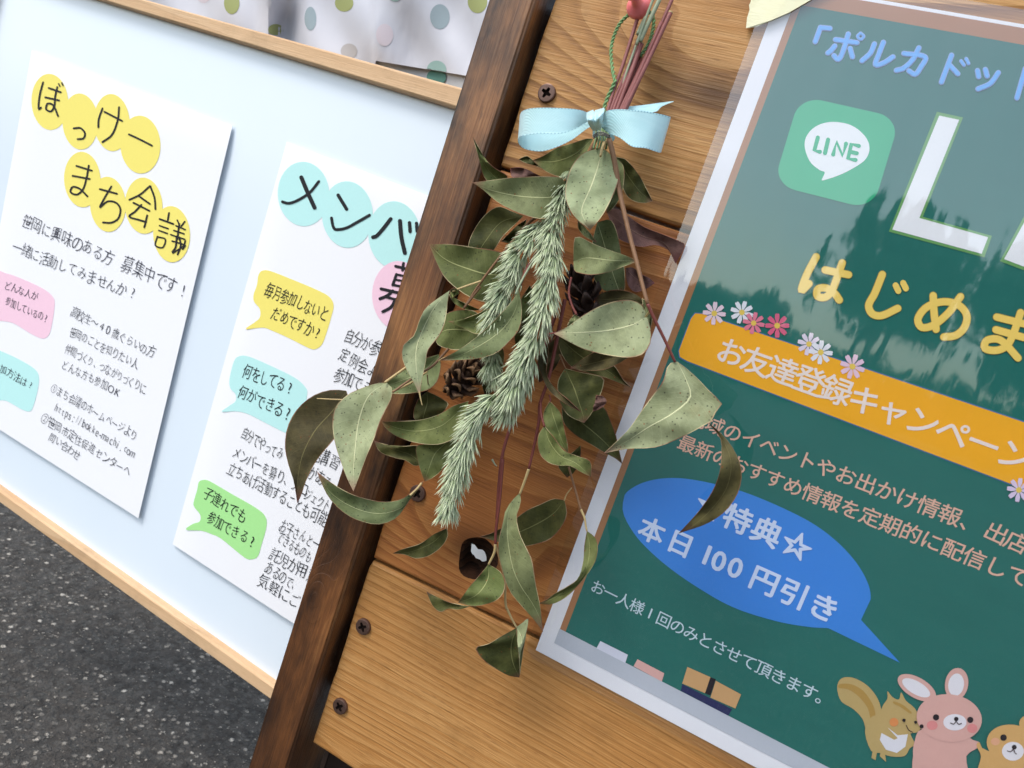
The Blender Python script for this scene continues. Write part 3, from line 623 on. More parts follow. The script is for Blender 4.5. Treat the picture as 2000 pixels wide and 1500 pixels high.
# app icon
c4 = [np.array(p) for p in pxs(2, [(488, 560), (1075, 692), (912, 1230), (330, 1082)])]
def bil(u, v): return tuple((c4[0]*(1-u) + c4[1]*u) * (1-v) + (c4[3]*(1-u) + c4[2]*u) * v)
rr = 0.22; rp = []
for (cx, cy, a0) in ((1-rr, rr, -90), (1-rr, 1-rr, 0), (rr, 1-rr, 90), (rr, rr, 180)):
    for k in range(9): a = math.radians(a0 + 90 * k / 8); rp.append(bil(cx + rr * math.cos(a), cy + rr * math.sin(a)))
fill_poly('app_icon', rp, lay(4), pc(58, 184, 136), poster)
fill_poly('icon_bubble', smooth_loop(pxs(2, [(515, 860), (530, 790), (590, 735), (680, 714), (790, 735), (870, 800), (895, 870), (870, 935), (800, 985), (720, 1025), (640, 1052), (615, 1054), (632, 1010), (600, 995), (545, 945)]), 5), lay(5), pc(*WHT), poster)
strokes('icon_lettering', 2, [[(592, 806), (572, 880), (604, 889)], [(652, 818), (634, 897)], [(682, 905), (702, 832), (737, 912), (757, 842)], [(832, 855), (788, 845), (769, 928), (813, 937)], [(780, 889), (820, 898)]], 24, lay(6), pc(58, 184, 136), poster, smooth=False, step=0.000003)
pfill('headline_outline', 2, [(1290, 655), (1443, 688), (1207, 1270), (1612, 1382), (1568, 1508), (1008, 1357)], 4, (112, 168, 100))
pfill('headline_lettering', 2, [(1303, 677), (1420, 702), (1187, 1277), (1590, 1390), (1552, 1487), (1028, 1345)], 5, WHT)
pfill('headline_outline', 0, [(2090, 255), (2150, 272), (2045, 545), (1953, 510)], 4, (112, 168, 100))
pfill('headline_lettering', 0, [(2094, 263), (2140, 276), (2040, 536), (1961, 506)], 5, WHT)
haji = [[(582, 155), (525, 265), (497, 352), (540, 312)], [(635, 232), (772, 260)], [(735, 190), (700, 290), (672, 358), (635, 392), (590, 385), (592, 345), (640, 338), (690, 370), (718, 408)],
        [(970, 258), (925, 370), (890, 440), (910, 488), (962, 500), (1060, 457)], [36, (1048, 322), (1064, 355)], [36, (1092, 308), (1108, 340)],
        [(1268, 382), (1272, 470), (1285, 580)], [(1428, 388), (1360, 480), (1270, 555), (1200, 568), (1178, 520), (1230, 450), (1330, 418), (1420, 440), (1465, 500), (1450, 570), (1400, 615), (1330, 625)],
        [(1640, 508), (1830, 555)], [(1635, 582), (1800, 628)], [(1780, 482), (1740, 600), (1700, 675), (1640, 703), (1570, 690), (1582, 645), (1660, 642), (1765, 748)]]
strokes('lettering_outline', 12, haji, 48, lay(4), pc(178, 150, 70), poster, step=0.000003)
strokes('lettering', 12, haji, 42, lay(6), pc(252, 218, 112), poster, step=0.000003)
text('banner_lettering', [("お友達登録キャンペーン", (1428, 689), (1983, 890), 11.6*mm)], lay(6), pc(244, 232, 226), poster, bold=0.016)
text('lettering', [("地域のイベントやお出かけ情報、", (1362, 819), (1898, 1023), 7.7*mm), ("出店者", (1946, 1042), (2027, 1078), 7.7*mm), ("最新のおすすめ情報を定期的に配信してい", (1342, 868), (2034, 1143), 7.6*mm)], lay(4), pc(232, 188, 166), poster, bold=0.010)
text('lettering', [("☆特典☆", (1385, 990), (1555, 1066), 11.6*mm), ("本日", (1273, 1037), (1329, 1062), 11.2*mm), ("1", (1381, 1084), (1381, 1084), 11.5*mm), ("00", (1404, 1096), (1436, 1109), 11.5*mm), ("円引き", (1493, 1135), (1609, 1187), 11.4*mm)], lay(6), pc(216, 230, 252), poster, bold=0.026)
text('lettering', [("お一人様1回のみとさせて頂きます。", (1168, 1148), (1611, 1366), 6.6*mm)], lay(4), pc(206, 228, 236), poster, bold=0.004)
# flowers
def flower(x, y, r, rgb, rot):
    mb = MB()
    for k in range(8):
        a = rot + k * math.pi / 4; c, s = math.cos(a), math.sin(a); P = []
        for (u, v) in ((0.18, -0.06), (0.6, -0.19), (0.92, -0.17), (1.0, -0.08), (0.94, 0.0), (1.0, 0.08), (0.92, 0.17), (0.6, 0.19), (0.18, 0.06)): P.append((x + r*(u*c - v*s), y + r*(u*s + v*c)))
        mb.add([at(*p, lay(7) - k * 4e-6) for p in P], [tuple(range(9))])
    o = mb.build('printed_flower', pc(*rgb), poster)
    mb = MB(); mb.add([at(*p, lay(8)) for p in ellipse(x, y, r * .24, r * .24, n=14)], [tuple(range(14))]); c = mb.build('flower_centre', pc(236, 206, 96), poster)
    c.parent = o; c.matrix_parent_inverse = o.matrix_world.inverted()
for (x, y, r, c, a) in ((1395, 612, 23, (238, 216, 228), 0.1), (1449, 610, 23, (236, 238, 246), 0.3), (1472, 631, 22, (230, 132, 156), 0.2), (1518, 636, 24, (226, 106, 140), 0.0), (1580, 672, 23, (232, 222, 240), 0.25), (1603, 688, 24, (236, 238, 246), 0.1), (1665, 716, 25, (234, 204, 224), 0.3), (1990, 957, 24, (226, 210, 238), 0.15)): flower(x, y, r, c, a)
# cheerful animals at the foot of the poster
def pe(name, cx, cy, rx, ry, i, rgb, rot=0.0): return pfill(name, 14, ellipse(cx, cy, rx, ry, rot), i, rgb)
TAN, TAN2, RAB, BEAR = (196, 170, 112), (184, 148, 78), (224, 178, 168), (220, 176, 112)
pfill('printed_squirrel', 14, [(706, 1040), (716, 990), (752, 968), (810, 975), (880, 1015), (935, 1080), (962, 1150), (960, 1210), (920, 1290), (880, 1290), (855, 1215), (800, 1155), (730, 1110)], 5, TAN, 4)
pfill('printed_squirrel', 14, [(715, 1030), (722, 1008), (790, 1010), (860, 1050), (915, 1130), (930, 1200), (905, 1230), (885, 1150), (830, 1080), (770, 1040)], 6, TAN2, 4)
pfill('printed_squirrel', 14, [(950, 1180), (975, 1130), (1000, 1092), (1000, 1050), (1030, 1085), (1068, 1098), (1080, 1056), (1108, 1105), (1160, 1150), (1192, 1215), (1196, 1265), (1170, 1292), (1135, 1300), (1160, 1360), (1130, 1385), (1100, 1430), (1020, 1432), (960, 1412), (905, 1400), (868, 1290), (895, 1210)], 7, TAN, 3)
pfill('printed_squirrel', 14, [(1040, 1110), (1090, 1130), (1140, 1172), (1130, 1180), (1080, 1145), (1035, 1122)], 8, TAN2, 3)
pfill('printed_squirrel', 14, [(1000, 1262), (1060, 1308), (1120, 1302), (1105, 1375), (1055, 1412), (990, 1392), (955, 1335), (965, 1295), (1040, 1335), (1060, 1325)], 8, (232, 232, 240))
pfill('printed_squirrel', 14, [(915, 1395), (940, 1400), (930, 1455), (905, 1440)], 8, TAN); pfill('printed_squirrel', 14, [(960, 1405), (985, 1412), (992, 1465), (955, 1430)], 8, TAN)
for p in ((1097, 1220, 10), (1165, 1232, 9), (1200, 1256, 12)): pe('printed_eye', p[0], p[1], p[2], p[2], 14, (36, 30, 34))
pe('printed_cheek', 1038, 1232, 26, 25, 9, (228, 148, 88))
pfill('printed_rabbit', 14, [(1210, 1270), (1160, 1340), (1150, 1430), (1172, 1540), (1450, 1540), (1462, 1430), (1530, 1380), (1540, 1350), (1500, 1335), (1430, 1300)], 9, RAB, 3)
pe('printed_rabbit', 1172, 1030, 125, 60, 9, RAB, 0.52); pe('printed_rabbit', 1168, 1030, 92, 38, 10, (236, 234, 240), 0.52)
pe('printed_rabbit', 1405, 1008, 68, 95, 9, RAB, 0.15); pe('printed_rabbit', 1402, 1012, 46, 66, 10, (236, 234, 240), 0.15)
pe('printed_rabbit', 1362, 1208, 192, 140, 11, RAB, 0.12)
pe('printed_cheek', 1262, 1250, 32, 27, 12, (228, 148, 146)); pe('printed_cheek', 1497, 1268, 30, 27, 12, (228, 148, 146))
pe('printed_rabbit', 1395, 1232, 68, 48, 12, (236, 234, 240))
for p in ((1285, 1203, 18), (1485, 1218, 18), (1403, 1213, 13)): pe('printed_eye', p[0], p[1], p[2], p[2], 13, (40, 32, 38))
pfill('printed_bear', 14, [(1590, 1400), (1540, 1350), (1522, 1370), (1548, 1430), (1530, 1500), (1520, 1560), (1800, 1560), (1900, 1480), (1880, 1430)], 10, BEAR, 3)
pe('printed_bear', 1820, 1240, 48, 48, 10, BEAR); pe('printed_bear', 1735, 1362, 155, 115, 11, BEAR, 0.2); pe('printed_cheek', 1632, 1345, 26, 22, 12, (232, 176, 140)); pe('printed_bear', 1735, 1402, 64, 55, 12, (236, 234, 240))
for p in ((1680, 1322, 19), (1743, 1378, 14), (1830, 1365, 18)): pe('printed_eye', p[0], p[1], p[2], p[2], 13, (40, 32, 38))
strokes('printed_mouth', 14, [[(1110, 1250), (1125, 1278), (1148, 1290)], [(1370, 1236), (1388, 1243), (1402, 1228), (1418, 1244), (1434, 1238)], [(1702, 1400), (1722, 1404), (1738, 1392), (1748, 1412), (1756, 1418)]], 5, lay(15), pc(70, 50, 50), poster)
# clear laminate pouch over the print, its rim 4 mm proud of the paper
fm = bpy.data.materials.new('laminate_film'); fm.use_nodes = True; fnt = fm.node_tree; fnt.nodes.clear()
fo = N(fnt, 'OutputMaterial'); tr = N(fnt, 'BsdfTransparent'); tr.inputs[0].default_value = (0.985, 0.985, 0.99, 1); gl = N(fnt, 'BsdfGlossy'); gl.inputs['Roughness'].default_value = 0.035
fr = N(fnt, 'Fresnel'); fr.inputs[0].default_value = 1.5
mx = N(fnt, 'MixShader'); Lk(fnt, math_n(fnt, 'MULTIPLY', fr.outputs[0], 3.1, clamp=True), mx.inputs[0]); Lk(fnt, tr.outputs[0], mx.inputs[1]); Lk(fnt, gl.outputs[0], mx.inputs[2]); Lk(fnt, mx.outputs[0], fo.inputs[0])
bp = N(fnt, 'Bump', i_Strength=0.10, i_Distance=0.004)
fh = math_n(fnt, 'ADD', math_n(fnt, 'ADD', noise(fnt, scaled(fnt, pos(fnt), 1, 1, 0.35), 60, 2, 0.4), math_n(fnt, 'MULTIPLY', noise(fnt, scaled(fnt, pos(fnt), 1, 1, 0.3), 110, 2, 0.5), 0.10)), math_n(fnt, 'MULTIPLY', noise(fnt, pos(fnt), 420, 2, 0.5), 0.003))
Lk(fnt, fh, bp.inputs['Height'])
for q in (fr, gl): Lk(fnt, bp.outputs[0], q.inputs['Normal'])
fx0, fz0, fx1, fz1 = px_l - 0.0042, zB - 0.0033, px_l + PW + 0.004, zB + PH + 0.004
cr = 0.006; loop = []
for (cx, cz, a0) in ((fx1 - cr, fz1 - cr, 0), (fx0 + cr, fz1 - cr, 90), (fx0 + cr, fz0 + cr, 180), (fx1 - cr, fz0 + cr, 270)):
    for k in range(7): a = math.radians(a0 + 15 * k); loop.append((cx + cr * math.cos(a), cz + cr * math.sin(a)))
n = len(loop); FY = Y0 - 0.0018
v = [(x, FY, z) for x, z in loop] + [((x - (fx0+fx1)/2) * 1.0018 + (fx0+fx1)/2, FY + 0.0006, (z - (fz0+fz1)/2) * 1.0013 + (fz0+fz1)/2) for x, z in loop]
mesh_obj('laminate_film', v, [tuple(range(n))[::-1]] + [(i, (i+1) % n, n + (i+1) % n, n + i) for i in range(n)], fm, poster)
# masking tape over the poster's upper corner
tm, tnt, tb = new_mat('masking_tape', 0.6, 0.3)
Lk(tnt, mixc(tnt, noise(tnt, pos(tnt), 240, 3), lin(232, 228, 188), lin(240, 237, 204)), tb.inputs['Base Color']); bump(tnt, tb, noise(tnt, scaled(tnt, pos(tnt), 200, 200, 900), 1, 2), 0.3, 0.0004)
tape = [(1467, -6), (1466, 4), (1463, 10), (1464, 19), (1459, 35), (1457, 55), (1478, 52), (1505, 40), (1540, 25), (1583, 0), (1640, -36), (1600, -90), (1520, -40)]
bm = bmesh.new(); f_ = bm.faces.new([bm.verts.new(at(x, y, -0.0030 if x > 1480 else -0.0022)) for x, y in tape]); e_ = bmesh.ops.extrude_face_region(bm, geom=[f_])
for q in e_['geom']:
    if isinstance(q, bmesh.types.BMVert): q.co.y += 0.0002
bmesh.ops.recalc_face_normals(bm, faces=bm.faces)
me = bpy.data.meshes.new('masking_tape'); bm.to_mesh(me); bm.free(); me.materials.append(tm); o = bpy.data.objects.new('masking_tape', me); COL.objects.link(o)
o['label'] = 'torn pale yellow masking tape holding the poster corner'; o['category'] = 'tape'

# ------------------------------------------------------------------ push pin
pm, pnt, pb = new_mat('pink_plastic', 0.28, 0.5); pb.inputs['Subsurface Weight'].default_value = 0.12; pb.inputs['Subsurface Scale'].default_value = 0.003
Lk(pnt, mixc(pnt, noise(pnt, pos(pnt), 300, 2), lin(246, 128, 130), lin(250, 142, 142)), pb.inputs['Base Color'])
pin = thing('push_pin', 'coral pink plastic push pin holding the green wire loop', 'push pin', at(1252, 20, 0))
def lathe(name, prof, c, mat, parent, n=36):
    mb = MB(); v = []; f = []
    for (r, y) in prof:
        for k in range(n): a = 2*math.pi*k/n; v.append((c[0] + r*math.cos(a), y, c[2] + r*math.sin(a)))
    for i in range(len(prof) - 1):
        for k in range(n): f.append((i*n+k, i*n+(k+1) % n, (i+1)*n+(k+1) % n, (i+1)*n+k))
    f.append(tuple(range(n))); f.append(tuple(range((len(prof)-1)*n, len(prof)*n))[::-1])
    mb.add(v, f); o = mb.build(name, mat, parent, True)
    bm = bmesh.new(); bm.from_mesh(o.data); bmesh.ops.recalc_face_normals(bm, faces=bm.faces); bm.to_mesh(o.data); bm.free(); return o
pcx = at(1246, 9, -0.011)
lathe('pin_head', [(0.0030, -0.0075), (0.0047, -0.0078), (0.0051, -0.0088), (0.0050, -0.0098), (0.0042, -0.0112), (0.0027, -0.0122), (0.0021, -0.0135), (0.0019, -0.0165), (0.0022, -0.0195), (0.0032, -0.0210), (0.0037, -0.0222), (0.0036, -0.0238), (0.0028, -0.0248)], pcx, pm, pin)
steel, _, stb = new_mat('pin_steel', 0.25); stb.inputs['Metallic'].default_value = 1; stb.inputs['Base Color'].default_value = (0.6, 0.6, 0.62, 1)
lathe('pin_needle', [(0.0005, -0.0074), (0.0005, 0.004)], pcx, steel, pin, 10)

# ------------------------------------------------------------------ the dried swag
swag = thing('dried_swag', 'hanging swag of dried eucalyptus, grass spikes and cones tied with blue ribbon', 'swag', at(1175, 260, -0.01))
def leaf_mat(name, base, light, spot=0.5, tip=(120, 60, 60), vein=(190, 190, 150), rim=(196, 180, 140), mott=0.7, rough=0.68):
    m, nt, b = new_mat(name, rough, 0.22)
    uv = N(nt, 'UVMap'); s = N(nt, 'SeparateXYZ'); Lk(nt, uv.outputs[0], s.inputs[0]); u, v = s.outputs[0], s.outputs[1]
    P = pos(nt); oi = N(nt, 'ObjectInfo').outputs['Random']
    off = N(nt, 'VectorMath', operation='ADD'); Lk(nt, P, off.inputs[0]); cx = N(nt, 'CombineXYZ'); Lk(nt, math_n(nt, 'MULTIPLY', oi, 7.0), cx.inputs[0]); Lk(nt, cx.outputs[0], off.inputs[1]); Q = off.outputs[0]
    au = math_n(nt, 'ABSOLUTE', u)
    c = mixc(nt, mapr(nt, noise(nt, Q, 55, 4, 0.65), 0.36, 0.64), lin(*base), lin(*light))
    c = mixc(nt, math_n(nt, 'MULTIPLY', mapr(nt, noise(nt, Q, 150, 4, 0.65), 0.46, 0.66), mott * 0.6), c, lin(*[q * 0.72 for q in base]))
    hue = N(nt, 'HueSaturation'); Lk(nt, c, hue.inputs['Color']); Lk(nt, mapr(nt, oi, 0, 1, 0.86, 1.12), hue.inputs['Value']); Lk(nt, mapr(nt, math_n(nt, 'FRACT', math_n(nt, 'MULTIPLY', oi, 7.3)), 0, 1, 0.488, 0.508), hue.inputs['Hue']); c = hue.outputs[0]
    # side veins
    sv = math_n(nt, 'FRACT', math_n(nt, 'SUBTRACT', math_n(nt, 'MULTIPLY', v, 17.0), math_n(nt, 'MULTIPLY', au, 2.6)))
    svl = mapr(nt, math_n(nt, 'ABSOLUTE', math_n(nt, 'SUBTRACT', sv, 0.5)), 0.0, 0.10, 0.06, 0.0)
    c = mixc(nt, svl, c, lin(*vein))
    # dark oil specks and rusty ones
    vo = N(nt, 'TexVoronoi', i_Scale=760.0); Lk(nt, Q, vo.inputs['Vector']); sp = N(nt, 'SeparateColor'); Lk(nt, vo.outputs['Color'], sp.inputs[0])
    dens = mapr(nt, noise(nt, Q, 60, 2), 0.35, 0.7, 0.90 - 0.22 * spot, 1.0 - 0.5 * spot)
    on = math_n(nt, 'MULTIPLY', math_n(nt, 'GREATER_THAN', sp.outputs[0], dens), mapr(nt, vo.outputs['Distance'], 0.16, 0.30, 0.75, 0.0))
    c = mixc(nt, on, c, mixc(nt, math_n(nt, 'GREATER_THAN', sp.outputs[1], 0.8), lin(44, 42, 34), lin(120, 62, 30)))
    mr = mapr(nt, au, 0.014, 0.034, 1.0, 0.0)
    c = mixc(nt, math_n(nt, 'MULTIPLY', mr, 0.85), c, lin(*vein))
    rl = mapr(nt, au, 0.958, 0.98, 0.0, 1.0)
    c = mixc(nt, math_n(nt, 'MULTIPLY', rl, 0.9), c, mixc(nt, mapr(nt, noise(nt, Q, 70, 2), 0.42, 0.58), lin(*rim), lin(128, 78, 62)))
    br = mapr(nt, noise(nt, Q, 38, 5, 0.7), 0.56, 0.72, 0.0, 0.55 * mott)
    c = mixc(nt, br, c, lin(*[q * w for q, w in zip(base, (0.98, 0.78, 0.70))]))
    tipf = mapr(nt, v, 0.86, 1.0, 0.0, 0.75)
    c = mixc(nt, tipf, c, lin(*tip))
    Lk(nt, c, b.inputs['Base Color'])
    h = math_n(nt, 'ADD', math_n(nt, 'MULTIPLY', mr, 0.9), math_n(nt, 'ADD', math_n(nt, 'MULTIPLY', svl, 2.0), math_n(nt, 'MULTIPLY', noise(nt, Q, 420, 4, 0.7), 0.8)))
    bump(nt, b, h, 0.45, 0.0006)
    b.inputs['Transmission Weight'].default_value = 0.0
    return m
LM = {'p': leaf_mat('sage_leaf', (128, 136, 98), (154, 162, 124), 1.0, (156, 110, 96), (206, 206, 162), (196, 180, 138)),
      'm': leaf_mat('green_leaf', (98, 106, 66), (124, 132, 90), 0.75, (132, 78, 70), (176, 178, 130), (196, 180, 138)),
      'g': leaf_mat('moss_leaf', (86, 96, 50), (112, 120, 70), 0.5, (120, 74, 58), (160, 162, 108), (196, 180, 138)),
      'd': leaf_mat('dark_leaf', (62, 66, 32), (86, 86, 44), 0.35, (96, 54, 50), (118, 118, 74), (196, 180, 138), 0.9),
      'b': leaf_mat('brown_leaf', (72, 66, 40), (92, 84, 50), 0.3, (92, 44, 46), (112, 104, 66), (150, 116, 88), 1.0),
      'r': leaf_mat('mauve_leaf', (92, 66, 60), (122, 92, 82), 0.2, (96, 40, 44), (130, 100, 84), (146, 96, 84), 0.9)}
def leaf(z, kind, base, tip, left, mid, right, d, cup=(0.0012, 0.0012), n=20, crinkle=0.0011):
    "a leaf lofted between its two margins and its midrib; d = distance (mm) off the boards at base, middle, tip"
    q = lambda pts: spline(pxs(z, [base] + list(pts) + [tip]), n)
    Lp, Mp, Rp = q(left), q(mid), q(right)
    D = spline([(0, d[0]), (0.5, d[1]), (1, d[2])], n)[:, 1] * 0.001
    h = 5; cols = 2*h + 1; v = []; uv = []
    ph = random.random() * 6
    for i in range(n):
        t = i / (n - 1); w = math.sin(math.pi * min(1, t * 1.02)) ** 0.7 if 0 < t < 1 else 0
        for j in range(-h, h + 1):
            s = j / h; E = Lp[i] if j < 0 else Rp[i]; c = cup[0] if j < 0 else cup[1]
            p = Mp[i] + (E - Mp[i]) * abs(s)
            y = -(D[i] + c * w * (abs(s) ** 1.6)) - crinkle * w * math.sin(ph + 9 * t + 2.2 * s) - crinkle * 0.7 * w * abs(s) * math.sin(ph + 23 * t)
            v.append(at(p[0], p[1], min(y, -0.0008))); uv.append((s, t))
    f = [(i*cols+j, i*cols+j+1, (i+1)*cols+j+1, (i+1)*cols+j) for i in range(n-1) for j in range(cols-1)]
    o = mesh_obj('leaf', v, f, LM[kind], swag, True, uv)
    m = o.modifiers.new('s', 'SOLIDIFY'); m.thickness = 0.00018; m.offset = 0; es = o.modifiers.new('e', 'EDGE_SPLIT'); es.split_angle = math.radians(50)
    return o
